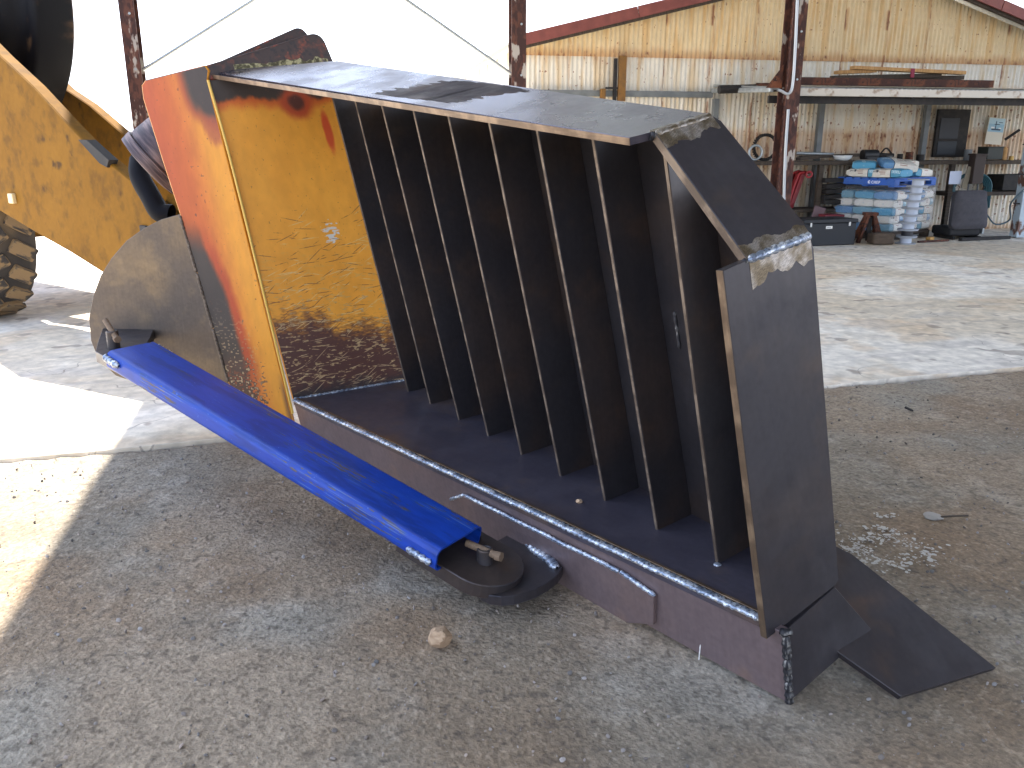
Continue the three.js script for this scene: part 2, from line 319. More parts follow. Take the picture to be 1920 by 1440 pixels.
// --- cross bars
const bots = [[770, 748], [812, 773], [865, 800], [920, 832], [982, 865], [1055, 905], [1138, 948], [1235, 1000], [1348, 1060]];
const tops = [[625, 185], [668, 192], [718, 200], [777, 208], [843, 220], [920, 233], [1010, 248], [1115, 264], [1250, 290]];
const barDir = hF([1298, 971]).sub(hF([1239, 999])).normalize();
const barMats = [0, 1, 2].map(i => mSteel(rep(steelTex([57, 54, 57], [86, 68, 58], 8 + i, 1), 1)));
bots.forEach((q, i) => {
  const b = hPi(q), t = hPi(tops[i]), up = t.clone().sub(b).normalize();
  // the bar runs up to the underside of the top plate (or of the sloping end plate)
  const topAt = p => { const r = up; return add(p, r, (TL.clone().sub(p).dot(nT) / r.dot(nT)) - 0.019); };
  const bk = add(b, barDir, BARW); let tf = topAt(b), tb = topAt(bk);
  tb = add(tb, up, [-0.2, -0.18, -0.15, -0.13, -0.1, -0.08, -0.06, -0.04, 0][i]);
  if (i === 8) { tf = t.clone(); tb = add(add(t, barDir, BARW), up, 0.05); }
  const bar = part('cross_bar', plateGeo([b, bk, tb, tf], 0.013, { x: barDir, face: e1.clone().negate() }), barMats[i % 3], bucket);
  // sawn front edge
  const fe = add(b, barDir, -0.0012), ft = add(tf, barDir, -0.0012);
  part('sawn_edge', boxBetween(add(fe, e1, 0.0065), add(ft, e1, 0.0065), 0.0095, 0.002, barDir.clone().negate(), 0.0005), M.cut, bar);
  part('weld_tack', new THREE.SphereGeometry(0.011, 10, 8).scale(1.25, 0.7, 1.1).translate(b.x - 0.006, b.y + 0.004, b.z + 0.006), M.weld, bar);
  part('weld_bead', beadGeo(add(add(b, barDir, 0.01), e1, -0.003), add(add(bk, barDir, -0.01), e1, -0.003), 0.0042, 1, 50 + i), M.weldDark, bar);
});
// stitch welds and rust streaks half way up two of the bars
{
  const up = hPi(tops[6]).sub(hPi(bots[6])).normalize();
  const st = (q, i) => { const p = add(hPi(q), barDir, 0.012); part('weld_bead', beadGeo(add(p, e1, -0.004), add(add(p, e1, -0.004), up, 0.11), 0.006, 1, i), M.weldDark, bucket); };
  st([1165, 622], 61); st([1268, 655], 62);
}
// --- back sheet behind the bars
{
  const a = add(hPi(bots[0]), barDir, BARW + 0.001), b = add(add(hPi(bots[8]), barDir, BARW + 0.001), e1, -0.2);
  const up = e2.clone().negate(), topAt = p => add(p, up, (TL.clone().sub(p).dot(nT) / up.dot(nT)));
  const tb = add(b, up, 1.05);
  const pts = [a, b, tb, add(topAt(add(b, e1, 0.35)), up, -0.07), add(topAt(a), up, -0.24)];
  part('back_sheet', plateGeo(pts, 0.012, { x: e1.clone().negate() }), M.steel, bucket);
}
// --- burnt yellow cheek (inner face) and its folded return
const YEL = [220, 146, 44];
{
  const bl = hB([550, 749]), br = hB([800, 708]), tr = hB([664, 120]), tl = hB([388, 138]);
  const g = plateGeo([bl, br, tr, tl], 0.025, { x: br.clone().sub(bl) }), bx = g.userData.box, w = bx.max.x - bx.min.x, h = bx.max.y - bx.min.y;
  const sc = rng(5), scr = []; for (let i = 0; i < 420; i++) { const y = Math.pow(sc(), 1.2) * 0.56; scr.push([sc() * 1.1 - 0.05, y, (sc() - 0.5) * 0.9 + 0.18, 0.03 + sc() * 0.13, sc() < 0.55 ? 0 : 1, 0.0012 + sc() * 0.002]); }
  const W = 1024, H = 1536, d = new Float32Array(W * H);       // scratch mask: + pale, - dark
  for (const [x, y, an, L, k, wd] of scr) { const n = Math.round(L * W * 1.4); for (let i = 0; i < n; i++) { const t = i / n, xx = (x + Math.cos(an) * L * t) * W, yy = (y + Math.sin(an) * L * t * 0.5) * H, rad = 0.7 + wd * 300 * (1 - Math.abs(2 * t - 1)); for (let a = -1; a <= 1; a++) for (let b = -1; b <= 1; b++) { if (a * a + b * b > rad * rad) continue; const X = Math.round(xx + a), Y = Math.round(yy + b); if (X >= 0 && X < W && Y >= 0 && Y < H) d[Y * W + X] = k ? 1 : -1; } } }
  const lc = p => { const q = p.clone().sub(bl); return [q.dot(g.userData.X), q.dot(g.userData.Y)]; }, cBR = lc(br), cTR = lc(tr), cTL = lc(tl);
  const t = texture(W, H, (u0, v) => {
    const yy = bx.min.y + v * h, xx = bx.min.x + u0 * w, xl = cTL[0] * yy / cTL[1], xr = cBR[0] + (cTR[0] - cBR[0]) * (yy - cBR[1]) / (cTR[1] - cBR[1]), u = clamp((xx - xl) / (xr - xl), 0, 0.9999);
    const X = Math.min(W - 1, Math.floor(u * W)), Y = Math.min(H - 1, Math.floor(v * H));
    const n1 = fbm(u, v, 6, 5, 301), n2 = fbm(u, v * 1.5, 20, 4, 305), n3 = vn(u * 22, v * 180, 22, 180, 309), n4 = vn(u * 60, v * 420, 60, 420, 311);
    let c = mix3(YEL, [230, 160, 56], n1); c = c.map(q => q * (0.95 + 0.1 * n2));
    // worn band low on the plate: brown steel showing through in horizontal scuffs
    const worn = sstep(0.37, 0.06, v + 0.16 * (n1 - 0.5) + 0.05 * (u - 0.5)), sc2 = n3 * 0.55 + n4 * 0.45;
    c = mix3(c, [84, 52, 44], sstep(0.36, 0.72, worn * 0.74 + sc2 * 0.36));
    c = mix3(c, [186, 158, 112], sstep(0.66, 0.74, sc2) * sstep(0.56, 0.1, v) * 0.9 * sstep(0.1, 0.5, n2 + 0.1));
    c = mix3(c, [52, 44, 44], sstep(0.05, 0.0, v + 0.05 * (n2 - 0.5)) * 0.9);
    // heat: scorched strip under the top plate with a red rim, one burnt spot, one red lick
    const hy = v + 0.035 * (n1 - 0.5) + 0.02 * (n2 - 0.5) - 0.03 * u;
    c = mix3(c, [192, 84, 34], sstep(0.85, 0.885, hy) * 0.9); c = mix3(c, [62, 52, 46], sstep(0.878, 0.896, hy));
    const sp = Math.hypot((u - 0.53) * 0.62, (v - 0.885) * 1.5) + 0.02 * (n2 - 0.5); c = mix3(c, [176, 72, 34], sstep(0.085, 0.045, sp)); c = mix3(c, [88, 46, 34], sstep(0.045, 0.02, sp));
    const lk = Math.hypot((u - 0.7 + (v - 0.8) * 0.06) * 2.0, (v - 0.8) * 1.0) + 0.02 * (n2 - 0.5); c = mix3(c, [196, 74, 36], sstep(0.075, 0.04, lk) * 0.95);
    const ch = Math.hypot((u - 0.55), (v - 0.5) * 1.8) + 0.07 * (n4 - 0.5); if (ch < 0.05 && n3 > 0.45) c = [206, 200, 188];
    const s = d[Y * W + X]; if (s > 0) c = mix3(c, [214, 186, 136], 0.75); if (s < 0) c = mix3(c, [96, 56, 40], 0.65);
    if (fbm(u, v, 120, 2, 321) > 0.86) c = mix3(c, [130, 84, 46], 0.5);
    return c;
  }, true, false);
  t.repeat.set(1 / w, 1 / h); t.offset.set(-bx.min.x / w, -bx.min.y / h);
  part('cheek_plate', g, std({ map: t, roughness: 0.5, metalness: 0, bumpMap: steelBump, bumpScale: 0.001 }), bucket, 'yellow painted cheek, scorched at the top and scraped low down');
  // silver weld where the cheek meets the floor
  part('weld_bead', beadGeo(add(L0, nB.dot(CAM.clone().sub(L0)) > 0 ? nB : nB.clone().negate(), 0.006), add(L1, nB.dot(CAM.clone().sub(L0)) > 0 ? nB : nB.clone().negate(), 0.006), 0.009, 1, 71), M.weld, bucket);
}
{
  const px = [[556, 818], [442, 766], [337, 402], [304, 300], [268, 185], [265, 160], [272, 150], [384, 122], [391, 132], [389, 150]];
  const pts = px.map(hA);
  const g = plateGeo(pts, 0.03, { x: hA([548, 760]).sub(hA([430, 760])), bevel: 0.004 }), bx = g.userData.box, w = bx.max.x - bx.min.x, h = bx.max.y - bx.min.y;
  // local positions of the plate's own two long edges, so that marks follow them
  const X = g.userData.X, Y = g.userData.Y, loc = p => { const d = p.clone().sub(pts[0]); return [d.dot(X), d.dot(Y)]; };
  const fT = loc(hA([388, 140])), fB = loc(pts[0]), lT = loc(hA([265, 160])), lB = loc(pts[1]);
  const t = texture(768, 1536, (u, v) => {
    const x = bx.min.x + u * w, y = bx.min.y + v * h, tf = (y - fB[1]) / (fT[1] - fB[1]), tl = (y - lB[1]) / (lT[1] - lB[1]);
    const xf = mix(fB[0], fT[0], tf), xl = mix(lB[0], lT[0], tl), s = clamp((x - xl) / (xf - xl), -0.1, 1.1), q = clamp(tl, 0, 1);
    const n1 = fbm(u, v, 5, 5, 401), n2 = fbm(u, v, 24, 4, 405), n3 = vn(u * 50, v * 240, 50, 240, 409);
    let c = mix3([206, 142, 46], YEL, n1);
    const e = s + 0.12 * (n1 - 0.5) + 0.04 * (n2 - 0.5);
    c = mix3(c, [182, 86, 40], sstep(0.86, 0.28, e) * 0.92);                     // paint cooked to red-orange along the outer edge
    c = mix3(c, [166, 72, 46], sstep(0.35, 0.02, e) * 0.5 * sstep(0.5, 0.8, q));
    // scorched black along the ear plate's weld, with a red margin
    const lo = sstep(0.62, 0.5, q + 0.06 * (n1 - 0.5)) * sstep(0.02, 0.2, q), wd = mix(0.34, 0.5, sstep(0.6, 0.3, q));
    c = mix3(c, [170, 70, 36], lo * sstep(wd + 0.16, wd, e)); c = mix3(c, [64, 56, 52], lo * sstep(wd - 0.02, wd - 0.14, e));
    // burnt upper corner at the fold
    const k1 = Math.hypot(s - 0.98, (q - 1.0) * 3.2) + 0.14 * (n1 - 0.5); c = mix3(c, [150, 66, 40], sstep(0.5, 0.36, k1) * 0.8); c = mix3(c, [58, 48, 44], sstep(0.4, 0.26, k1));
    const k2 = Math.hypot((s - 0.9) * 1.3, (q - 0.87) * 4.5) + 0.1 * (n2 - 0.5); c = mix3(c, [150, 72, 46], sstep(0.26, 0.12, k2) * 0.75);
    // scraped lower end
    const wr = sstep(0.34, 0.0, q) * sstep(0.85, 0.3, s); c = mix3(c, [74, 58, 50], sstep(0.5, 0.62, wr * 0.55 + n3 * 0.5 + (n2 - 0.5) * 0.4) * 0.9); c = mix3(c, [196, 170, 126], sstep(0.72, 0.8, n3) * sstep(0.4, 0.1, q) * sstep(0.8, 0.4, s) * 0.8);
    c = mix3(c, [92, 62, 50], sstep(0.12, 0.0, Math.abs(s - 1)) * sstep(0.14, 0.04, q) * 0.8);
    if (fbm(u, v, 90, 2, 421) > 0.87) c = mix3(c, [112, 60, 40], 0.6);
    const k = 0.94 + 0.12 * n2; return [c[0] * k, c[1] * k, c[2] * k];
  }, true, false);
  t.repeat.set(1 / w, 1 / h); t.offset.set(-bx.min.x / w, -bx.min.y / h);
  part('cheek_return', g, std({ map: t, roughness: 0.45, bumpMap: steelBump, bumpScale: 0.0012 }), bucket, 'orange and yellow heat-stained edge plate of the cheek');
  // rounded fold between the two faces; its paler yellow paints in the edge highlight
  part('fold_edge', tubeGeo([hA([390, 150]), hA([440, 330]), hA([549, 775])], 0.0065, 30, 10), std({ color: lin(0.66, 0.42, 0.08), roughness: 0.35 }), bucket);
}
// --- ear plate on the side, with its weld
const nAo = nA.clone(); if (nAo.dot(CAM.clone().sub(L0)) < 0) nAo.negate();
{
  const px = [[336, 402], [300, 412], [268, 428], [235, 452], [207, 484], [186, 518], [172, 556], [164, 598], [168, 640], [182, 676], [215, 706], [262, 722], [330, 748], [446, 780], [428, 718]];
  const pts = px.map(q => add(hA(q), nAo, -0.012));
  const curve = []; pts.forEach((p, i) => curve.push(p));
  part('ear_plate', plateGeo(curve, 0.03, { x: dA.clone().negate() }), mSteel(rep(steelTex([92, 82, 74], [132, 112, 86], 15), 1.3), { roughness: 0.9 }), bucket, 'rounded bare steel ear plate');
  const a = add(hA([337, 404]), nAo, 0), b = add(hA([428, 717]), nAo, 0);
  for (let i = 0; i < 3; i++) part('weld_bead', beadGeo(lerp(a, b, i / 3), lerp(a, b, (i + 1) / 3 - 0.004), 0.009, 1, 80 + i), std({ map: rep(cutTex, 2), roughness: 0.6, metalness: 0.4 }), bucket);
}
// --- top plate, sloping end plate, end plate
const mTop = mSteel(rep(steelTex([92, 88, 98], [110, 98, 96], 21, 0.7), 0.8), { metalness: 0.7, roughness: 0.62, bumpScale: 0.0002 });
const Send = hT([1225, 247]), Tbk = hT([1331, 213]);
{
  const tbl = hT([632, 114]);
  part('top_plate', plateGeo([hT([392, 134]), TR, Send, Tbk, tbl], 0.02, { face: V(0, 1, 0), x: TR.clone().sub(TL) }), mTop, bucket);
  const up = nT.y > 0 ? nT : nT.clone().negate(), fd = cr(up, TR.clone().sub(TL)); if (fd.dot(CAM.clone().sub(TR)) < 0) fd.negate();
  part('sawn_edge', boxBetween(add(add(TL, up, -0.01), fd, 0.0012), add(add(TR, up, -0.01), fd, 0.0012), 0.002, 0.0185, up, 0.0005), std({ map: rep(cutTex, 2), roughness: 0.42, metalness: 0.6, color: lin(1.15, 1.08, 1) }), bucket);
  // torch-scorched scale: a dull dark patch with a ragged edge across the plate
  const pp0 = [[700, 176], [742, 168], [790, 160], [838, 153], [880, 153], [925, 158], [968, 164], [985, 170], [948, 175], [905, 183], [868, 190], [842, 193], [800, 188], [756, 183]]; const pp = []; { const r9 = rng(909); for (let i = 0; i < pp0.length; i++) for (let k = 0; k < 8; k++) { const A = pp0[i], B = pp0[(i + 1) % pp0.length], t = k / 8, n = vn(i * 3 + k * 0.9, 5) - 0.5; pp.push(hT([mix(A[0], B[0], t) + 26 * n + 10 * (r9() - 0.5), mix(A[1], B[1], t) + 3.4 * n + 1.2 * (r9() - 0.5)])); } }
  part('scale_patch', plateGeo(pp.map(p => add(p, up, 0.0006)), 0.0008, { bevel: 0, face: UPV, x: TR.clone().sub(TL) }), mSteel(rep(steelTex([56, 48, 50], [92, 74, 66], 35), 2.5), { roughness: 1.5, metalness: 0.2, bumpScale: 0.003 }), bucket, 'dull scorched patch on the top plate');
}
const Vt0 = hV([1356, 507]), Vt1 = hV([1404, 486]), Vt2 = hV([1520, 441]);
{
  const a = hT([1230, 249]), b = Tbk.clone(), c = hV([1522, 440]), d = hV([1402, 486]);
  const SD = add(d, c.clone().sub(d).normalize(), 0);
  const nSl = cr(b.clone().sub(a), d.clone().sub(a));
  const pl = q => hit(q, a, nSl);
  const pts = [a, pl([1333, 215]), pl([1352, 226]), pl([1508, 418]), pl([1520, 440]), d];
  part('slope_plate', plateGeo(pts, 0.024, { x: b.clone().sub(a) }), M.steelDark, bucket);
  const nn = nSl.dot(CAM.clone().sub(a)) > 0 ? nSl : nSl.clone().negate(), ed = d.clone().sub(a).normalize(), side = cr(nn, ed); if (side.dot(CAM.clone().sub(a)) < 0) side.negate();
  part('sawn_edge', boxBetween(add(add(a, nn, -0.012), side, 0.0012), add(add(d, nn, -0.012), side, 0.0012), 0.002, 0.022, nn, 0.0005), M.cut, bucket);
  // hand-ground bands across the two bends
  const band = (p, q, w0, seed, lift = 0.003) => {
    const r = rng(seed), A = [], B = [], dir = q.clone().sub(p).normalize(), n = 24;
    return { r, A, B, dir, n };
  };
  const strip = (p, q, down, wid, seed, nrm) => {   // ragged-edged patch lying 2 mm proud of the plate
    const r = rng(seed), n = 26, top = [], bot = [];
    for (let i = 0; i <= n; i++) { const t = i / n, m = lerp(p, q, t); top.push(add(m, nrm, 0.0008)); bot.push(add(add(m, down, wid * (0.75 + 0.5 * vn(t * 7 + seed, 3) + 0.25 * vn(t * 30 + seed, 8))), nrm, 0.0008)); }
    return plateGeo([...top, ...bot.reverse()], 0.0012, { bevel: 0, x: q.clone().sub(p), face: nrm });
  };
  const dn = ed.clone();
  part('ground_band', strip(add(a, ed, 0.004), add(pl([1333, 215]), ed, 0.004), dn, 0.033, 3, nn), M.grind, bucket);
  part('ground_band', strip(d, pl([1520, 440]), dn.clone().negate(), 0.03, 4, nn), M.grind, bucket);
  const upT = nT.y > 0 ? nT : nT.clone().negate();
  part('ground_band', strip(Send, Tbk, TL.clone().sub(TR).normalize(), 0.012, 5, upT), M.grind, bucket);
  const nVo = nV.dot(CAM.clone().sub(s1)) > 0 ? nV : nV.clone().negate();
  part('ground_band', strip(hV([1404, 486]), hV([1519, 443]), e2, 0.05, 6, nVo), M.grind, bucket);
  part('weld_bead', beadGeo(add(a, upT, -0.004), add(pl([1334, 215]), nn, -0.006), 0.011, 1, 91), M.grind, bucket);
  part('weld_bead', beadGeo(add(d, nn, -0.004), add(pl([1520, 440]), nn, -0.004), 0.012, 1, 92), M.weld, bucket);
  part('weld_tack', beadGeo(add(a, side, 0.004), add(add(a, side, 0.004), nn, -0.024), 0.008, 1, 93), M.weldDark, bucket);
  part('weld_tack', beadGeo(add(d, side, 0.004), add(add(d, side, 0.004), nn, -0.024), 0.008, 1, 94), M.weldDark, bucket);

  // end plate
  const pv = [[1356, 507], [1404, 486], [1518, 442], [1526, 466], [1573, 1087], [1567, 1097], [1439, 1198]].map(hV);
  part('end_plate', plateGeo(pv, 0.022, { x: e4 }), M.steelDark, bucket);
  const v0 = pv[0], v1 = pv[6], ff = cr(nVo, e2); if (ff.dot(CAM.clone().sub(v0)) < 0) ff.negate();
  part('sawn_edge', boxBetween(add(add(v0, nVo, -0.011), ff, 0.0012), add(add(v1, nVo, -0.011), ff, 0.0012), 0.0205, 0.002, ff, 0.0005), std({ map: rep(cutTex, 2), roughness: 0.5, metalness: 0.5, color: lin(1.1, 1, 0.85) }), bucket);
  // toe plate below the end plate, meeting the skirt in a vertical seam
  const kA = hV([1478, 1172]), kB = hV([1566, 1099]), nK = cr(kB.clone().sub(kA), corner.clone().sub(kA)), hK = q => hit(q, corner, nK);
  const pk = [[1480, 1176], [1566, 1101], [1634, 1180], [1479, 1317]].map(hK);
  part('toe_plate', plateGeo(pk, 0.02, { x: kB.clone().sub(kA) }), M.steelDark, bucket);
  const sm0 = add(lerp(seamTop, corner, 0.02), V(0.003, 0, 0.004)), sm1 = add(lerp(seamTop, corner, 0.985), V(0.003, 0, 0.004));
  for (let i = 0; i < 3; i++) part('weld_bead', beadGeo(lerp(sm0, sm1, i / 3), lerp(sm0, sm1, (i + 1) / 3), 0.0125, 1, 95 + i), M.weldDark, bucket);
  part('weld_tack', beadGeo(add(seamTop, V(-0.012, 0.002, 0.004)), add(seamTop, V(0.02, 0.006, 0)), 0.013, 1, 99), M.weldDark, bucket);
  // low lip plate running out to the ground behind the toe plate
  const q1 = gnd([1690, 1306], 0.006), q2 = gnd([1868, 1252], 0.006), q3 = gnd([1596, 1038], 0.235), nL = cr(q2.clone().sub(q1), q3.clone().sub(q1)), hL = q => hit(q, q1, nL);
  const plp = [q1, q2, hL([1598, 1039]), hL([1560, 1020]), hL([1520, 1080]), hL([1548, 1206])];
  part('lip_plate', plateGeo(plp, 0.02, { face: V(-0.3, 1, 0.3), x: q2.clone().sub(q1) }), mSteel(rep(steelTex([57, 53, 56], [90, 68, 56], 25), 1.2)), bucket, 'dark pointed lip plate resting on the dirt');
}
// --- remains of the old bucket's rolled rib above the top plate
{
  const X = L1.clone().sub(L0).normalize(), up = e2.clone().negate(), out = nB.clone(); if (out.dot(CAM.clone().sub(L0)) < 0) out.negate();
  const base = hB([388, 126]), ribTex = texture(512, 512, (u, v) => { const a = fbm(u, v, 6, 5, 501), b = fbm(u, v, 20, 4, 505); let c = mix3([58, 44, 42], [128, 60, 42], sstep(0.48, 0.75, a)); c = mix3(c, [42, 36, 38], sstep(0.5, 0.75, b)); return c; });
  const mRib = std({ map: rep(ribTex, 3), roughness: 0.55, bumpMap: rep(ribTex, 3), bumpScale: 0.002 });
  const rib = (back2, len, h0, h1, th, m) => {   // a tapering flange that rises towards its rounded far end
    const s = new THREE.Shape(); s.moveTo(0, 0); s.lineTo(len * 0.86, h1 * 0.98); s.quadraticCurveTo(len * 0.95, h1 * 1.1, len * 0.97, h1 * 0.78); s.lineTo(len, h0); s.lineTo(len * 0.6, -0.03); s.lineTo(0, -0.05); s.closePath();
    const g = new THREE.ExtrudeGeometry(s, { depth: th, bevelEnabled: true, bevelThickness: 0.008, bevelSize: 0.008, bevelSegments: 3, curveSegments: 10 });
    g.applyMatrix4(new THREE.Matrix4().makeBasis(X, up, out).setPosition(add(base, out, back2))); return g;
  };
  part('rolled_rib', rib(-0.05, 0.6, 0.03, 0.155, 0.05, 0), mRib, bucket, 'scorched rolled rib left from the old bucket');
  part('rolled_rib', rib(-0.16, 0.56, 0.05, 0.2, 0.06, 0), mRib, bucket);
  const lo = [], hi = [], rs = rng(88); for (let i = 0; i <= 30; i++) { const t = i / 30, x = 0.12 + 0.46 * t; lo.push(add(add(add(base, X, x), out, 0.0095), up, -0.02)); hi.push(add(add(add(base, X, x), out, 0.0095), up, (0.012 + 0.035 * t) * (0.7 + 0.5 * vn(t * 9 + 4, 2) + 0.3 * rs()))); }
  part('slag_strip', plateGeo([...lo, ...hi.reverse()], 0.006, { bevel: 0.001, face: out, x: X }), std({ map: rep(texture(256, 256, (u, v) => mix3([70, 66, 46], [160, 154, 118], sstep(0.35, 0.7, fbm(u, v, 16, 4, 511)))), 5), roughness: 0.85, bumpMap: rep(steelBump, 3), bumpScale: 0.004 }), bucket);
}
// --- pivot boss on the outside of the cheek
{
  const ax = V(-0.76, -0.62, 0.22).normalize(), c = add(at([287, 306], 4.3), ax, -0.09);
  const bossTex = texture(256, 256, (u, v) => mix3([64, 54, 58], [128, 108, 104], sstep(0.3, 0.75, fbm(u, v, 8, 5, 521)))), m = std({ map: bossTex, roughness: 0.55, metalness: 0.3 });
  part('pivot_boss', [cylGeo(add(c, ax, -0.1), add(c, ax, 0.055), 0.175, 0.175, 48), cylGeo(add(c, ax, 0.056), add(c, ax, 0.066), 0.165, 0.165, 48), cylGeo(add(c, ax, 0.067), add(c, ax, 0.12), 0.185, 0.178, 48), cylGeo(add(c, ax, 0.121), add(c, ax, 0.126), 0.16, 0.15, 48)], m, bucket, 'round steel pivot boss');
}
// --- lugs, pins and the blue brace bar
{
  const wA = hS([962, 993]), wB = hS([1049, 1063]); const yR = 0.095;
  // lug on the skirt
  const lpx = [[962, 997], [1050, 1066], [1046, 1078], [1028, 1092], [1006, 1104], [986, 1111], [964, 1117], [940, 1119], [918, 1116], [902, 1109], [890, 1099], [884, 1086], [882, 1072], [886, 1056], [896, 1042], [910, 1030], [930, 1016]];
  const lp = lpx.map(q => gnd(q, yR - 0.016)); lp[0] = add(lp[0], nS, -0.012); lp[1] = add(lp[1], nS, -0.012);
  part('skirt_lug', plateGeo(lp, 0.034, { face: V(0, 1, 0), x: skDir, bevel: 0.002 }), M.steelDark, bucket);
  part('weld_bead', beadGeo(add(gnd([962, 991], yR - 0.008), nS, 0.008), add(gnd([1049, 1062], yR - 0.008), nS, 0.008), 0.02, 0.7, 121), M.weld, bucket);
  // lug on the ear plate
  const yL = hA([188, 617]).y;
  const llx = [[190, 617], [288, 612], [282, 632], [262, 664], [232, 684], [206, 674], [179, 659], [184, 640]];
  const ll = llx.map(q => gnd(q, yL)); ll[0] = add(ll[0], nAo, -0.012); ll[1] = add(ll[1], nAo, -0.012);
  part('ear_lug', plateGeo(ll, 0.05, { face: V(0, 1, 0), x: V(1, 0, 0), bevel: 0.002 }), M.steelDark, bucket);
  part('weld_bead', beadGeo(add(gnd([192, 615], yL), V(0, 1, 0), 0.008), add(gnd([292, 611], yL), V(0, 1, 0), 0.008), 0.016, 0.9, 122), M.weld, bucket);
  // brace
  const tL = gnd([241, 650], yL + 0.06), tR = gnd([858, 1011], yR + 0.125);
  const d = tR.clone().sub(tL).normalize(), X = cr(V(0, 1, 0), d), Y = d.clone().cross(X), L = tL.distanceTo(tR), BW = 0.235, BH = 0.085, rad = 0.026; tL.addScaledVector(X, 0.0175); tR.addScaledVector(X, 0.0175);
  const rrect = (w, h, r, P) => { P.moveTo(-w / 2 + r, -h / 2); P.lineTo(w / 2 - r, -h / 2); P.absarc(w / 2 - r, -h / 2 + r, r, -Math.PI / 2, 0); P.lineTo(w / 2, h / 2 - r); P.absarc(w / 2 - r, h / 2 - r, r, 0, Math.PI / 2); P.lineTo(-w / 2 + r, h / 2); P.absarc(-w / 2 + r, h / 2 - r, r, Math.PI / 2, Math.PI); P.lineTo(-w / 2, -h / 2 + r); P.absarc(-w / 2 + r, -h / 2 + r, r, Math.PI, Math.PI * 1.5); return P; };
  const sh = rrect(BW, BH, rad, new THREE.Shape()); sh.holes.push(rrect(BW - 0.014, BH - 0.014, rad - 0.006, new THREE.Path()));
  const g = new THREE.ExtrudeGeometry(sh, { depth: L, bevelEnabled: false, curveSegments: 8, steps: 1 });
  // uv: metres along the bar and round it
  const p = g.attributes.position, uv = g.attributes.uv; for (let i = 0; i < p.count; i++) { const x = p.getX(i), y = p.getY(i); uv.setXY(i, p.getZ(i), Math.abs(y) > BH / 2 - 0.004 ? x + (y > 0 ? 0 : 0.5) : 0.25 + y); }
  const blueTex = texture(2048, 512, (u, v) => { const n1 = fbm(u, v, 8, 5, 601), n2 = fbm(u, v, 40, 3, 605), n3 = vn(u * 120, v * 220, 120, 220, 609), bl = vn(u * 34, v * 90, 34, 90, 612) * 0.6 + vn(u * 110, v * 200, 110, 200, 613) * 0.4;
    let c = mix3([4, 50, 142], [8, 62, 158], n1); const wz = fbm(u, v, 6, 4, 617); c = mix3(c, c.map(q => q * 0.72), sstep(0.5, 0.7, fbm(u, v, 12, 4, 619)) * 0.5); c = mix3(c, [86, 72, 66], sstep(0.63, 0.7, bl) * sstep(0.46, 0.6, wz) * 0.9); c = mix3(c, [112, 122, 160], sstep(0.76, 0.82, vn(u * 16, v * 260, 16, 260, 621)) * sstep(0.4, 0.6, wz) * 0.5); if (n3 > 0.965) c = mix3(c, [130, 150, 210], 0.5); return c.map(q => q * (0.92 + 0.16 * n2)); });
  g.applyMatrix4(new THREE.Matrix4().makeBasis(X, Y, d).setPosition(add(tL, Y, -BH / 2)));
  const brace = part('brace_bar', toCreasedNormals(g, 0.6), new THREE.MeshPhysicalMaterial({ map: rep(blueTex, 0.45, 2), roughness: 0.55, specularIntensity: 0.6, clearcoat: 0.18, clearcoatRoughness: 0.2, bumpMap: rep(steelBump, 2), bumpScale: 0.0004 }), bucket, 'blue painted rectangular tube with scuffed top');
  // tongue at the near end: a stadium plate on top of the lug
  const pin = gnd([909, 1052], yR + 0.036); const cR = add(tR, Y, -0.055);
  const tg = []; const fw = d.clone(), sd = X.clone(); const rT = 0.132;
  const back3 = add(pin, fw, -0.27);
  tg.push(add(back3, sd, rT), add(pin, sd, rT)); for (let i = 1; i < 16; i++) { const a = Math.PI * i / 16; tg.push(add(add(pin, sd, rT * Math.cos(a)), fw, rT * Math.sin(a))); } tg.push(add(pin, sd, -rT), add(back3, sd, -rT));
  part('tongue', plateGeo(tg, 0.05, { face: V(0, 1, 0), x: fw, bevel: 0.003 }), M.steel, brace);
  const w1 = add(tR, sd, -BW / 2 - 0.006), w2 = add(tR, sd, BW / 2 + 0.006);
  const low = (w) => add(add(w, Y, -BH * 0.62), fw, -0.12);
  for (const w of [w1, w2]) part('weld_bead', beadGeo(low(w), add(low(w), fw, 0.105), 0.013, 1.0, 131), M.weld, brace);
  const mk = (pp, yy, sdv, tilt) => {     // pin with a rusty locking bolt through its head
    const pn = part('pin', [cylGeo(add(pp, V(0, 1, 0), -0.04), add(pp, V(0, 1, 0), yy), 0.027, 0.027, 24), new THREE.TorusGeometry(0.021, 0.006, 8, 20).rotateX(Math.PI / 2).translate(pp.x, pp.y + yy, pp.z)], M.steel, brace);
    const c = add(pp, V(0, 1, 0), yy - 0.006), b0 = add(add(c, sdv, -0.07), V(0, 1, 0), tilt), b1 = add(add(c, sdv, 0.05), V(0, 1, 0), -tilt * 0.4);
    part('locking_bolt', [cylGeo(b0, b1, 0.0125, 0.0125, 12), cylGeo(add(b1, sdv, -0.006), add(b1, sdv, 0.014), 0.017, 0.017, 6)], std({ map: rep(texture(128, 128, (u, v) => mix3([84, 68, 54], [146, 122, 98], fbm(u, v, 8, 4, 1501))), 6), roughness: 0.85 }), brace);
  };
  mk(pin, 0.042, V(0.86, 0, 0.5).normalize(), 0.012);
  mk(gnd([214, 652], yL), 0.075, V(0.7, 0, 0.72).normalize(), 0.05);
  // ear-side weld of the tube to the lug
  const e0 = add(add(tL, sd, -BW / 2 - 0.004), Y, -0.03), e9 = add(add(tL, sd, BW / 2 + 0.004), Y, -0.03);
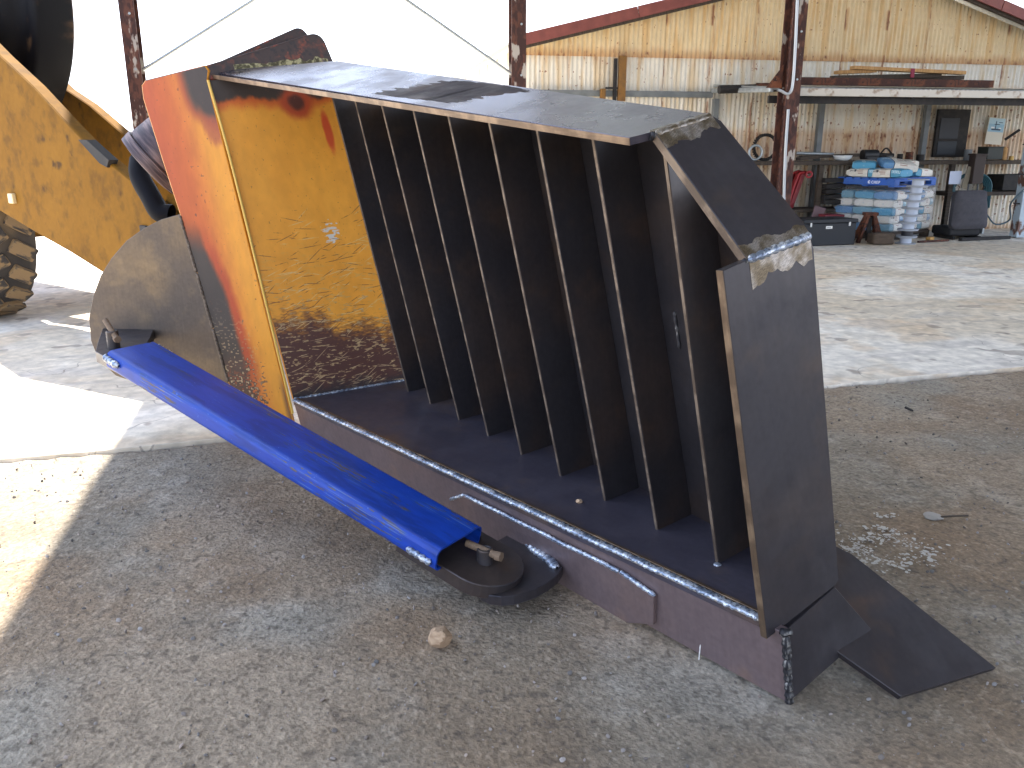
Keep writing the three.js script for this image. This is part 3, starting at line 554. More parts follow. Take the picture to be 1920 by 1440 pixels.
  part('weld_bead', beadGeo(add(e0, fw, -0.01), add(e0, fw, 0.1), 0.016, 1.1, 141), M.weld, brace); part('weld_bead', beadGeo(e9, add(e9, fw, 0.1), 0.014, 1.1, 142), M.weld, brace);
  // clod of dry soil on the tongue is part of the dirt there: a few crumbs
}

// ================================================================ wheel loader behind the cheek
const yelTex = texture(1024, 1024, (u, v) => {
  const n1 = fbm(u, v, 5, 5, 701), n2 = fbm(u, v, 18, 4, 705), n3 = fbm(u, v, 50, 3, 709), sp = vn(u * 46, v * 46, 46, 46, 711);
  let c = mix3([106, 72, 16], [122, 86, 26], n1); c = mix3(c, [78, 54, 22], sstep(0.45, 0.85, n2) * 0.5); c = mix3(c, [52, 38, 28], sstep(0.7, 0.82, n1 * 0.5 + n2 * 0.5) * 0.6); if (sp > 0.985) c = mix3(c, [60, 44, 34], 0.6); const k = 0.95 + 0.1 * n3; return [c[0] * k, c[1] * k, c[2] * k];
});
M.loader = new THREE.MeshPhysicalMaterial({ map: rep(yelTex, 0.7), roughness: 0.8, specularIntensity: 0.25, bumpMap: steelBump, bumpScale: 0.002 });
const rubTex = texture(512, 512, (u, v) => { const a = fbm(u, v, 6, 5, 721), b = fbm(u, v, 30, 3, 724); let c = mix3([34, 32, 32], [58, 52, 48], b); c = mix3(c, [128, 104, 72], sstep(0.38, 0.62, a) * 0.85); return c; });
M.tyre = std({ map: rep(rubTex, 0.4), roughness: 0.95, bumpMap: rep(rubTex, 0.4), bumpScale: 0.0005 });
{
  const fw = V(0.8, 0, 0.6), nAm = V(-0.6, 0, 0.8), PA = at([300, 420], 4.86);
  const loader = thing('wheel_loader', 'muddy yellow wheel loader with plate arms standing in the sun', 'loader', V(PA.x - 3.2, 0, PA.z - 2.4));
  const hArm = q => hit(q, PA, nAm);
  const ap = [[-140, -40], [0, 104], [60, 160], [112, 216], [165, 272], [205, 305], [262, 352], [318, 412], [380, 470], [330, 560], [250, 545], [192, 511], [130, 472], [75, 441], [0, 396], [-140, 300]].map(hArm);
  const arm = part('lift_arm', plateGeo(ap, 0.09, { x: fw, bevel: 0.008 }), M.loader, loader, 'near yellow lift arm, stained and chipped');
  part('arm_stop', plateGeo([[152, 262], [168, 262], [210, 300], [206, 314], [192, 306]].map(q => add(hArm(q), nAm, 0.02)), 0.06, { x: fw }), M.dark, arm);
  part('bolt_head', boxAt(add(hArm([26, 372]), nAm, 0.012), fw, V(0, 1, 0), nAm, 0.075, 0.07, 0.03, 0.008), std({ color: lin(0.6, 0.46, 0.24), roughness: 0.5 }), arm);
  part('bolt_head', boxAt(add(hArm([272, 432]), nAm, 0.006), fw, V(0, 1, 0), nAm, 0.07, 0.06, 0.02, 0.006), M.dark, arm);
  // far arm
  const off = 1.0, hFar = q => hit(q, add(PA, nAm, -off), nAm);
  const fp = [[-60, -30], [60, 110], [124, 168], [166, 196], [236, 256], [300, 330], [330, 380], [300, 400], [232, 338], [160, 260], [60, 180], [-60, 100]].map(hFar);
  part('lift_arm', plateGeo(fp, 0.09, { x: fw, bevel: 0.008 }), M.loader, loader, 'far yellow lift arm with rusty inner edge');
  // cross tube and hose between the arms
  const cA = add(hArm([300, 400]), nAm, -0.1), cB = add(cA, nAm, -0.85); part('cross_tube', cylGeo(cA, cB, 0.11, 0.11, 28), M.loader, loader);
  const hz = [at([262, 300], 4.72), at([262, 330], 4.66), at([282, 368], 4.62), at([300, 398], 4.6), at([322, 402], 4.6)];
  part('hydraulic_hose', tubeGeo(hz, 0.055, 40, 12), new THREE.MeshPhysicalMaterial({ color: lin(0.004, 0.004, 0.006), roughness: 0.7, specularIntensity: 0.25 }), loader);
  // round linkage drum high between the arms (axle along the arms' normal)
  const dc = hit([-62, 5], add(PA, nAm, -0.42), nAm), drumTex = texture(512, 512, (u, v) => { const a = fbm(u, v, 7, 5, 731); return mix3([14, 14, 17], [84, 62, 42], sstep(0.52, 0.78, a)); });
  const prof = [[0.02, 0.1], [0.6, 0.1], [0.68, 0.13], [0.74, 0.1], [0.78, 0.02], [0.8, -0.03], [0.86, -0.06], [0.93, -0.06], [0.96, -0.1], [0.96, -0.34], [0.9, -0.38], [0.02, -0.38]].map(q => new THREE.Vector2(q[0], q[1]));
  const lg = new THREE.LatheGeometry(prof, 72); lg.applyQuaternion(new THREE.Quaternion().setFromUnitVectors(V(0, 1, 0), nAm)); lg.translate(dc.x, dc.y, dc.z);
  part('linkage_drum', lg, new THREE.MeshPhysicalMaterial({ map: rep(drumTex, 5, 1), roughness: 0.6, specularIntensity: 0.4 }), loader, 'dark round drum between the lift arms');
  // front tyres
  const tyre = (c, R) => {
    const pr = [[R * 0.5, -0.19], [R * 0.62, -0.24], [R * 0.86, -0.26], [R * 0.95, -0.24], [R, -0.16], [R * 1.01, 0], [R, 0.16], [R * 0.95, 0.24], [R * 0.86, 0.26], [R * 0.62, 0.24], [R * 0.5, 0.19]].map(q => new THREE.Vector2(q[0], q[1]));
    const g = new THREE.LatheGeometry(pr, 64); const gs = [g];
    for (let i = 0; i < 22; i++) for (const s of [-1, 1]) { const b = new RoundedBoxGeometry(0.05, 0.22, 0.12, 2, 0.015); b.rotateX(s * 0.55); b.translate(R * 1.01, s * 0.11, 0); b.rotateY((i + (s > 0 ? 0.5 : 0)) / 22 * Math.PI * 2); gs.push(b); }
    const hub = new THREE.CylinderGeometry(R * 0.5, R * 0.52, 0.3, 40);
    const q = new THREE.Quaternion().setFromUnitVectors(V(0, 1, 0), nAm);
    const m = part('tyre', gs.map(k => { k = k.index ? k.toNonIndexed() : k; k.applyQuaternion(q); k.translate(c.x, c.y, c.z); return k; }), M.tyre, loader, 'muddy ribbed tyre');
    hub.applyQuaternion(q); hub.translate(c.x, c.y, c.z); part('rim', hub, M.loader, m);
  };
  const tc = gnd([-34, 592]); const TC = V(tc.x, 0.78, tc.z); tyre(TC, 0.76); tyre(add(TC, nAm, -1.75), 0.76); tyre(add(TC, fw, -2.9), 0.76);
  // front frame and body further left, out of the picture
  const bc = add(add(TC, nAm, -0.85), fw, -1.7); part('body', [boxAt(add(bc, V(0, 1, 0), 0.5), fw, V(0, 1, 0), nAm, 2.6, 0.9, 1.0, 0.05), boxAt(add(add(bc, fw, -1.1), V(0, 1, 0), 1.4), fw, V(0, 1, 0), nAm, 1.5, 1.4, 1.2, 0.08)], M.loader, loader);
  part('axle', cylGeo(TC, add(TC, nAm, -1.75), 0.14, 0.14, 20), M.loader, loader);
}

// ================================================================ sheds in the background
const YAW = THREE.MathUtils.degToRad(11), wd = V(Math.cos(YAW), 0, -Math.sin(YAW)), wn = V(Math.sin(YAW), 0, Math.cos(YAW)), WP = V(5.76, 0, -14.6);
const W = (s, y, off = 0) => V(WP.x + wd.x * s + wn.x * off, y, WP.z + wd.z * s + wn.z * off);
const hW = (q, off = 0) => hit(q, add(WP, wn, off), wn);
const sOf = p => p.clone().sub(WP).dot(wd);
const UP = V(0, 1, 0);
function corrSheet(sA, sB, y0, yTopA, yTopB, off, pitch = 0.074, amp = 0.011) {   // a corrugated sheet on the wall, top may slope
  const n = Math.max(6, Math.round((sB - sA) / pitch * 6)), pos = [], uv = [], idx = [];
  for (let i = 0; i <= n; i++) { const s = mix(sA, sB, i / n), yT = mix(yTopA, yTopB, i / n), z = off + amp * Math.sin((s / pitch) * Math.PI * 2);
    for (const y of [y0, yT]) { const p = W(s, y, z); pos.push(p.x, p.y, p.z); uv.push((s - sA) / (sB - sA), (y - y0) / 1.6); } }
  for (let i = 0; i < n; i++) { const a = i * 2; idx.push(a, a + 2, a + 3, a, a + 3, a + 1); }
  const g = new THREE.BufferGeometry(); g.setAttribute('position', new THREE.Float32BufferAttribute(pos, 3)); g.setAttribute('uv', new THREE.Float32BufferAttribute(uv, 2)); g.setIndex(idx); g.computeVertexNormals(); return g;
}
function sheetTex(base, seed, rust, spots) {
  return texture(256, 512, (u, v) => {
    const n1 = fbm(u, v, 4, 4, seed), n2 = fbm(u, v, 24, 3, seed + 5), st = vn(u * 11, v * 2, 11, 2, seed + 9) * 0.6 + vn(u * 24, v * 4, 24, 4, seed + 11) * 0.4;
    let c = mix3(base, base.map((q, i) => q * [0.94, 0.86, 0.74][i]), sstep(0.4, 0.8, st)); c = mix3(c, base.map(q => q * 0.86), n1 * 0.5);
    // broken rust down the lap joint, brown bleed under the sheet ends, odd freckles
    const ed = Math.min(u, 1 - u), jo = sstep(0.42, 0.62, vn(v * 5, 2.5, 5, 9, seed + 15) * 0.7 + n2 * 0.3);
    c = mix3(c, [176, 124, 76], sstep(0.13, 0.02, ed + 0.06 * (n1 - 0.5)) * jo * 0.5 * rust); c = mix3(c, [112, 68, 46], sstep(0.04, 0.01, ed + 0.04 * (n2 - 0.5)) * jo * 0.7);
    const bl = sstep(0.1, 0.0, v + 0.08 * (st - 0.5)) + 0.9 * sstep(0.62, 0.86, v + 0.2 * (st - 0.5)); c = mix3(c, [168, 116, 70], clamp(bl) * 0.6 * rust); c = mix3(c, [110, 66, 42], clamp(bl) * sstep(0.55, 0.72, n2 * 0.5 + st * 0.5) * 0.8 * rust);
    c = mix3(c, [104, 62, 42], sstep(0.78 - spots, 0.86 - spots, n2) * 0.75);
    const k = 0.96 + 0.08 * n2; return [c[0] * k, c[1] * k, c[2] * k];
  });
}
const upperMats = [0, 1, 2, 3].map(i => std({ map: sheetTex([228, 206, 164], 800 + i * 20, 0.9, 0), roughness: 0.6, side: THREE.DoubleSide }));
const lowerMats = [0, 1, 2, 3].map(i => std({ map: sheetTex([224, 219, 206], 900 + i * 20, 0.5, 0), roughness: 0.6, side: THREE.DoubleSide }));
const innerMats = [0, 1, 2].map(i => std({ map: sheetTex([224, 219, 206], 980 + i * 20, 0.7, 0.08), roughness: 0.65, side: THREE.DoubleSide }));
const RS = -0.2, RY = 4.27, LS = 0.241, RSL = 0.3, LAP = 2.78;
const roofY = s => s < RS ? RY + (s - RS) * LS : RY - (s - RS) * RSL;
M.fascia = std({ map: rep(texture(256, 256, (u, v) => mix3([104, 52, 48], [140, 76, 66], fbm(u, v, 8, 4, 1101))), 1), roughness: 0.6 });
const shed = thing('corrugated_shed', 'rusty cream corrugated iron shed with gable roof and open lean-to', 'shed', W(0, 0, 0));
{
  const sw = 0.76; let k = 0;
  for (let s = -5.72; s < 6.0; s += sw) {
    const e = s + sw + 0.02, o = (k % 2) * 0.004;
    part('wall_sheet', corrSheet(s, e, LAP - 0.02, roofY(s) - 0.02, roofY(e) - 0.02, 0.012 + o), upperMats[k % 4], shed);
    const inside = s > -2.6;
    part('wall_sheet', corrSheet(s, e, inside ? 2.3 : 0, LAP + 0.02, LAP + 0.02, -0.012 + o), lowerMats[k % 4], shed);
    if (inside) part('wall_sheet', corrSheet(s, e, 0, 2.32, 2.32, -0.03 + o), innerMats[k % 3], shed);
    k++;
  }
  // side and rear walls
  part('side_wall', plateGeo([W(-5.74, 0, -0.03), W(-5.74, 0, -8), W(-5.74, roofY(-5.74) - 0.05, -8), W(-5.74, roofY(-5.74) - 0.05, -0.03)], 0.03, { face: wd.clone().negate() }), lowerMats[0], shed);
  part('side_wall', plateGeo([W(6.0, 0, -0.03), W(6.0, 0, -8), W(6.0, roofY(6) - 0.05, -8), W(6.0, roofY(6) - 0.05, -0.03)], 0.03, { face: wd }), lowerMats[0], shed);
  // roof slopes with overhang, purple-brown barge capping
  for (const [sa, sb] of [[-6.0, RS], [RS, 6.5]]) {
    part('roof_slope', plateGeo([W(sa, roofY(sa) + 0.04, 0.5), W(sb, roofY(sb) + 0.04, 0.5), W(sb, roofY(sb) + 0.04, -8.2), W(sa, roofY(sa) + 0.04, -8.2)], 0.03, { face: UP }), M.galv, shed);
    const n = 3; for (let i = 0; i < n; i++) { const a = mix(sa, sb, i / n) + 0.004, b = mix(sa, sb, (i + 1) / n) - 0.004; const flip = i % 2 * 0.004; part('barge_capping', boxBetween(W(a, roofY(a) + 0.0, 0.515 + flip), W(b, roofY(b) + 0.0, 0.515 + flip), 0.03, 0.16, UP, 0.006), M.fascia, shed); }
    part('rafter', boxBetween(W(sa, roofY(sa) - 0.07, 0.44), W(sb, roofY(sb) - 0.07, 0.44), 0.05, 0.1, UP, 0.004), M.oldWood, shed);
  }
  // girt across the wall and studs
  part('girt', boxBetween(W(-5.6, 2.22, 0.06), W(-2.62, 2.22, 0.06), 0.06, 0.09, UP, 0.006), M.grey, shed);
  for (const s of [-2.56, -0.7, 1.26]) part('stud', boxBetween(W(s, 0, 0.07), W(s, 2.16, 0.07), 0.09, 0.09, wn, 0.006), M.grey, shed);
  // lean-to roof
  const oF = 2.0, yB = 2.36, yF = 2.2, s0a = -2.6, s1a = 6.0;
  const lr = part('leanto_roof', plateGeo([W(s0a, yF, oF), W(s1a, yF, oF), W(s1a, yB, 0.03), W(s0a, yB, 0.03)], 0.02, { face: UP, x: wd }), M.galv, shed);
  const gs = []; for (let s = s0a; s < s1a; s += 0.076) gs.push(cylGeo(W(s, yF + 0.004, oF + 0.02), W(s, yB + 0.004, 0.05), 0.014, 0.014, 6)); const rib = part('roof_rib', gs, M.galv, lr); rib.userData.kind = 'stuff';
  part('fascia_board', boxBetween(W(-2.28, yF - 0.045, oF + 0.03), W(s1a, yF - 0.045, oF + 0.03), 0.03, 0.1, UP, 0.004), std({ map: rep(texture(256, 128, (u, v) => mix3([196, 190, 178], [140, 120, 100], sstep(0.55, 0.75, fbm(u, v, 8, 4, 1121)))), 1), roughness: 0.6 }), shed);
  part('purlin', boxBetween(W(s0a, yF - 0.14, 1.9), W(s1a, yF - 0.14, 1.9), 0.05, 0.1, UP, 0.004), M.dark, shed);
  part('gutter', boxBetween(W(s0a - 0.02, yB - 0.08, 0.06), W(s0a - 0.02, yF - 0.02, oF + 0.02), 0.07, 0.07, UP, 0.02), M.galv, shed);
  for (const s of [-0.4, 1.8, 4.0]) part('leanto_rafter', boxBetween(W(s, yB - 0.08, 0.1), W(s, yF - 0.07, oF - 0.02), 0.05, 0.1, UP, 0.004), M.dark, shed);
  // right-hand post of the lean-to
  const rp = gnd([1906, 446]); part('leanto_post', boxBetween(V(rp.x, 0.012, rp.z), V(rp.x, 2.12, rp.z), 0.16, 0.16, wn, 0.008), std({ map: rep(texture(256, 512, (u, v) => { const a = fbm(u, v, 8, 5, 1131); return mix3([168, 182, 190], [96, 66, 54], sstep(0.5, 0.62, a)); }), 1.5, 0.7), roughness: 0.6 }), shed);
  for (const y of [0.55, 1.0, 1.45]) part('hook', cylGeo(V(rp.x - 0.08, y, rp.z + 0.06), V(rp.x - 0.2, y + 0.01, rp.z + 0.1), 0.012, 0.012, 8), M.dark, shed);
  // dark hatch door
  const dp = part('hatch_door', boxAt(W(1.75, 1.64, 0.1), wd, UP, wn, 0.62, 0.78, 0.05, 0.008), M.dark, shed);
  part('glass_panel', boxAt(W(1.68, 1.72, 0.128), wd, UP, wn, 0.36, 0.34, 0.012, 0.003), std({ color: lin(0.012, 0.016, 0.024), roughness: 0.6 }), dp);
  part('glass_panel', boxAt(W(1.68, 1.4, 0.128), wd, UP, wn, 0.36, 0.22, 0.012, 0.003), std({ color: lin(0.016, 0.022, 0.03), roughness: 0.6 }), dp);
  // bench shelf along the wall, and a lower one
  const be = part('bench_shelf', boxBetween(W(-2.5, 1.17, 0.34), W(3.2, 1.17, 0.34), 0.6, 0.06, UP, 0.006), M.oldWood, shed);
  part('lower_shelf', boxBetween(W(-2.4, 0.42, 0.34), W(0.5, 0.42, 0.34), 0.55, 0.05, UP, 0.006), M.oldWood, shed);
  part('lower_shelf', boxBetween(W(1.4, 0.66, 0.4), W(3.1, 0.66, 0.4), 0.55, 0.06, UP, 0.006), M.oldWood, shed);
  for (const s of [-2.4, -0.9, 0.5, 1.5, 3.1]) part('bench_leg', boxBetween(W(s, 0.0, 0.56), W(s, 1.14, 0.56), 0.08, 0.08, wn, 0.006), M.oldWood, shed);
}

// --- the open-sided shed that the camera stands in
{
  const own = thing('open_sided_shed', 'open-sided steel shed with rusty posts and thin cross braces', 'shed', V(0.1, 0, -11.9));
  const pr = gnd([1483, 520]).setY(0); const base = V(3.62, 0, -12.02);
  const onLine = (x, y) => hit([x, y], base, wn);
  const pPost = (x, y) => { const p = onLine(x, y); return V(p.x, 0, p.z); };
  const Hc = 6.15;
  const ib = (p, w, d, m) => {      // I-section column
    const gs = [boxAt(V(p.x, Hc / 2 + 0.006, p.z), wd, UP, wn, 0.012, Hc, d, 0), boxAt(add(V(p.x, Hc / 2 + 0.006, p.z), wn, d / 2), wd, UP, wn, w, Hc, 0.014, 0), boxAt(add(V(p.x, Hc / 2 + 0.006, p.z), wn, -d / 2), wd, UP, wn, w, Hc, 0.014, 0)];
    return gs;
  };
  const a = pPost(246, 60), b = pPost(970, 60), c = pPost(1489, 60);
  const mk = (p, w, d) => { const o = part('post', ib(p, w, d), M.post, own); for (const y of [2.3, 2.9, 3.4]) part('bolt', cylGeo(add(V(p.x + 0.03, y, p.z), wn, d / 2 + 0.006), add(V(p.x + 0.03, y, p.z), wn, d / 2 + 0.02), 0.014, 0.014, 8), M.galv, o); return o; };
  mk(a, 0.165, 0.2); mk(b, 0.185, 0.2); mk(c, 0.2, 0.24);
  part('gusset', plateGeo([V(c.x - 0.1, 2.2, c.z), V(c.x - 0.32, 2.2, c.z), V(c.x - 0.1, 2.5, c.z)], 0.012), M.rust, own);
  const rod = (q0, q1, p) => { const A = onLine(...q0), B = onLine(...q1), d = B.clone().sub(A).normalize(); part('brace_rod', cylGeo(A, add(A, d, 7), 0.021, 0.021, 10), M.galv, own); };
  rod([268, 131], [475, 0]); rod([958, 138], [762, 0]);
  // roof over the yard; its left eave throws the long shadow edge on the ground
  const Hr = 6.2, sh = V(SUN.x, 0, SUN.z).multiplyScalar(Hr / SUN.y);
  const g0 = gnd([0, 1165]), g1 = gnd([270, 742]), e0 = g0.clone().add(sh), d = g1.clone().sub(g0).normalize();
  const zT = (z) => add(e0, d, (z - e0.z) / d.z).setY(Hr);
  const lf = zT(7), lb = zT(-11.4), cA = V(0.1, Hr, -12.3), cB = V(0.1, Hr, -15.2), rb = V(lb.x + 17, Hr, -17.6), rf = V(lf.x + 17, Hr, 7);  // unseen back-right extension and notch added to shade the slab and leave sky for reflection
  part('roof', plateGeo([lf, rf, rb, cB, cA, lb], 0.04, { face: V(0, -1, 0), bevel: 0 }), M.galv, own);
  for (let i = 0; i < 6; i++) { const t = (i + 0.5) / 6; part('purlin', boxBetween(add(lerp(lf, rf, t), UP, -0.09), add(lerp(lb, V(rb.x, Hr, -14.6), t), UP, -0.09), 0.08, 0.14, UP, 0), M.rust, own); }
  part('eave_beam', boxBetween(add(a, UP, Hc - 0.1), add(add(c, wd, 6), UP, Hc - 0.1), 0.12, 0.2, UP, 0), M.rust, own);
  // galvanised downpipe strapped to the right-hand post
  const p0 = hit([1462, 169], add(c, wn, 0.14), wn), f = q => hit(q, add(c, wn, 0.15), wn);
  const pipe = part('downpipe', tubeGeo([f([1458, 168]), f([1466, 171]), f([1475, 176]), f([1483, 171]), f([1487, 150]), f([1491, 90]), f([1496, -20])], 0.02, 80, 12, false, 0.5), std({ color: lin(0.42, 0.44, 0.46), roughness: 0.4, metalness: 0.6 }), own, 'silver downpipe with a swan neck');
  part('downpipe', tubeGeo([f([1478, 205]), f([1472, 300]), f([1468, 440])], 0.02, 30, 12), std({ color: lin(0.4, 0.43, 0.46), roughness: 0.5, metalness: 0.4 }), own);
}

// ================================================================ things in the lean-to
const GY = 0.003;
// --- pallets of cement bags
const bagTex = (k) => {
  const c = document.createElement('canvas'); c.width = 512; c.height = 512; const x = c.getContext('2d');
  x.fillStyle = '#d9d6cc'; x.fillRect(0, 0, 512, 512);
  const blue = k === 1 ? '#6796a8' : k === 2 ? '#5b8ab4' : '#4a93b4';
  x.fillStyle = blue; x.fillRect(0, 0, 150, 512); x.fillStyle = '#1d2630'; x.fillRect(150, 0, 12, 512); x.fillStyle = '#eeeae0'; x.fillRect(162, 0, 8, 512);
  x.save(); x.translate(78, 256); x.fillStyle = '#cfe6ee'; x.font = 'bold 64px sans-serif'; x.textAlign = 'center'; for (let i = 0; i < 3; i++) x.fillText('CEMENT', 0, -150 + i * 170, 130); x.restore();
  x.fillStyle = '#8a5a4a'; for (let j = 0; j < 3; j++) for (let i = 0; i < 5; i++) x.fillRect(232, 40 + j * 170 + i * 18, 60 + ((i * 37 + j * 11) % 50), 7);
  x.fillStyle = '#2c3440'; for (let j = 0; j < 3; j++) { x.fillRect(340, 60 + j * 170, 34, 34); x.font = 'bold 30px sans-serif'; x.textAlign = 'left'; x.fillText('20kg', 380, 90 + j * 170); }
  const r = rng(k * 7 + 3); for (let i = 0; i < 900; i++) { x.fillStyle = `rgba(${150 + r() * 60},${146 + r() * 50},${130 + r() * 50},${0.05 + r() * 0.12})`; x.fillRect(r() * 512, r() * 512, 4 + r() * 40, 2 + r() * 10); }
  const t = new THREE.CanvasTexture(c); t.colorSpace = THREE.SRGBColorSpace; t.wrapS = t.wrapT = THREE.RepeatWrapping; return t;
};
const bagMats = [0, 1, 2].map(k => std({ map: bagTex(k), roughness: 0.6 }));
function bagGeo(w, h, d, seed) {     // a stuffed paper sack: pillow with pinched ends
  const g = new THREE.BoxGeometry(w, h, d, 12, 5, 8), p = g.attributes.position, uv = g.attributes.uv;
  for (let i = 0; i < p.count; i++) {
    let x = p.getX(i) / w * 2, y = p.getY(i) / h * 2, z = p.getZ(i) / d * 2; const ex = 1 - 0.34 * Math.pow(Math.abs(x), 6), ez = 1 - 0.3 * Math.pow(Math.abs(z), 5);
    y *= ex * ez; z *= 1 - 0.06 * Math.pow(Math.abs(x), 4) - 0.06 * y * y; x *= 1 - 0.05 * y * y - 0.04 * z * z;
    y += 0.1 * (vn(x * 2 + seed * 3 + 20, z * 2 + 20) - 0.5) * (1 - Math.abs(y) * 0.5) + 0.05 * (vn(x * 6 + seed, z * 6 + 40) - 0.5);
    p.setXYZ(i, x * w / 2, y * h / 2, z * d / 2); uv.setXY(i, (x + 1) / 2, (z + 1) / 2 * 0.6 + (y + 1) * 0.12);
  }
  g.computeVertexNormals(); return g;
}
const bagGeos = [1, 2, 3].map(s => bagGeo(0.405, 0.148, 0.34, s));
const bagBig = [4, 5].map(s => bagGeo(0.56, 0.15, 0.36, s));
function pallet(name, label, pos, yaw, w, d, mats, group) {
  const g = thing(name, label, 'pallet', pos, group); g.rotation.y = yaw;
  for (let i = 0; i < 7; i++) lpart('deck_board', new RoundedBoxGeometry(w, 0.02, d / 7 * 0.78, 1, 0.003), mats, g, [0, 0.125, -d / 2 + d / 7 * (i + 0.5)]);
  for (const z of [-1, 0, 1]) { for (const x of [-1, 0, 1]) lpart('block', new RoundedBoxGeometry(0.14, 0.09, 0.1, 1, 0.004), mats, g, [x * (w / 2 - 0.07), 0.07, z * (d / 2 - 0.05)]); lpart('bottom_board', new RoundedBoxGeometry(w, 0.02, 0.1, 1, 0.003), mats, g, [0, 0.012, z * (d / 2 - 0.05)]); }
  for (const z of [-1, 1]) lpart('side_board', new RoundedBoxGeometry(w + 0.004, 0.03, 0.02, 1, 0.003), mats, g, [0, 0.098, z * (d / 2 - 0.008)]);
  return g;
}
{
  const near = gnd([1664, 453]); const yaw = 0.62;
  // local x runs back-right, local z runs towards the viewer
  const ax = V(Math.cos(yaw), 0, -Math.sin(yaw)), az = V(Math.sin(yaw), 0, Math.cos(yaw));
  const PW = 1.2, PD = 1.0; const c = near.clone().addScaledVector(ax, PW / 2).addScaledVector(az, -PD / 2).setY(GY);
  pallet('pallet', 'timber pallet under the shrink-wrapped stack of bags', c, yaw, PW, PD, M.oldWood);
  const lay = (n, y, loose) => {};
  let k = 0;
  for (let L = 0; L < 5; L++) for (let i = 0; i < 3; i++) for (let j = 0; j < 3; j++) {
    const m = new THREE.Mesh(bagGeos[k % 3], bagMats[(k * 5 + L) % 3]); m.name = 'cement_bag'; m.castShadow = m.receiveShadow = true;
    const x = -0.4 + i * 0.4, z = -0.335 + j * 0.335, jx = rr(-0.012, 0.012), jz = rr(-0.012, 0.012);
    m.position.copy(c).addScaledVector(ax, x + jx).addScaledVector(az, z + jz); m.position.y = GY + 0.137 + 0.062 + L * 0.122; m.rotation.y = yaw + (L % 2 ? Math.PI : 0) + rr(-0.04, 0.04); k++;
    tag(m, ['blue and white cement bag in the bottom layer of the wrapped stack', 'cement bag in the second layer up of the wrapped stack', 'cement bag in the middle layer of the wrapped stack', 'cement bag in the fourth layer up of the wrapped stack', 'cement bag in the top layer of the wrapped stack, under the blue pallet'][L], 'bag', 'bags in the wrapped pallet stack');
  }
  const film = new THREE.Mesh(new RoundedBoxGeometry(PW + 0.05, 0.68, PD + 0.05, 4, 0.05), new THREE.MeshPhysicalMaterial({ color: lin(0.95, 0.96, 0.98), transmission: 1, roughness: 0.3, thickness: 0, ior: 1.4, bumpMap: rep(steelBump, 2), bumpScale: 0.02 }));
  film.name = 'stretch_wrap'; film.position.copy(c); film.position.y = GY + 0.137 + 0.335; film.rotation.y = yaw; tag(film, 'clear plastic stretch film round the stacked bags', 'wrap');
  const y2 = GY + 0.137 + 0.68 + 0.002;
  M.bluePaint = std({ map: texture(256, 128, (u, v) => { const a = fbm(u, v, 8, 5, 1201); return mix3([34, 84, 176], [60, 104, 170], a); }), roughness: 0.65 });
  const bp = pallet('blue_pallet', 'blue painted pallet on top of the wrapped bags', c.clone().setY(y2), yaw, PW, PD, M.bluePaint);
  const cv = document.createElement('canvas'); cv.width = 256; cv.height = 64; const x2 = cv.getContext('2d'); x2.fillStyle = '#2c5cb4'; x2.fillRect(0, 0, 256, 64); x2.fillStyle = '#eef2f6'; x2.beginPath(); x2.arc(34, 32, 18, 0, 7); x2.fill(); x2.fillStyle = '#2c5cb4'; x2.fillRect(30, 26, 24, 12); x2.fillStyle = '#eef2f6'; x2.font = 'bold 46px sans-serif'; x2.fillText('CHEP', 60, 49);
  const ct = new THREE.CanvasTexture(cv); ct.colorSpace = THREE.SRGBColorSpace;
  const mt = [M.bluePaint, M.bluePaint, M.bluePaint, M.bluePaint, M.bluePaint, M.bluePaint];
  const lb = lpart('stencilled_block', new THREE.PlaneGeometry(0.34, 0.085), std({ map: ct, roughness: 0.7 }), bp, [-PW / 2 - 0.004, 0.07, 0.2], [0, -Math.PI / 2, 0]); lpart('side_panel', new RoundedBoxGeometry(0.02, 0.09, PD, 1, 0.003), M.bluePaint, bp, [-PW / 2 + 0.008, 0.07, 0]);
  // loose bags on top
  const y3 = y2 + 0.137; const loose = [
    ['white ended cement bag at the outer corner of the blue pallet', -0.42, 0.3, 0.066, 1.57, 0], ['cement bag lying second along the blue pallet edge', -0.42, -0.08, 0.066, 1.57, 0], ['grey dusty cement bag sagging in the middle of the blue pallet', -0.05, 0.1, 0.066, 0.2, 1],
    ['cement bag with blue end lying along the far side of the blue pallet', 0.3, 0.28, 0.066, 0.05, 0], ['cement bag at the back of the blue pallet', 0.28, -0.2, 0.066, 0.1, 2], ['cement bag lying on top at the wall side', -0.3, -0.22, 0.185, 0.5, 0], ['blue faced cement bag slumped over the others', -0.08, 0.2, 0.19, -0.7, 2], ['topmost cement bag with a bright blue end', 0.22, 0.1, 0.19, 0.15, 0]];
  loose.forEach(([l, x, z, y, r, mi], i) => { const m = new THREE.Mesh(bagBig[i % 2], bagMats[mi]); m.name = 'loose_cement_bag'; m.castShadow = m.receiveShadow = true; m.position.copy(c).addScaledVector(ax, x).addScaledVector(az, z); m.position.y = y3 + y; m.rotation.set(i === 6 ? 0.22 : 0, yaw + r, i === 6 ? -0.12 : 0.03 * (i % 3 - 1)); tag(m, l, 'bag', 'loose bags on the blue pallet'); });
}
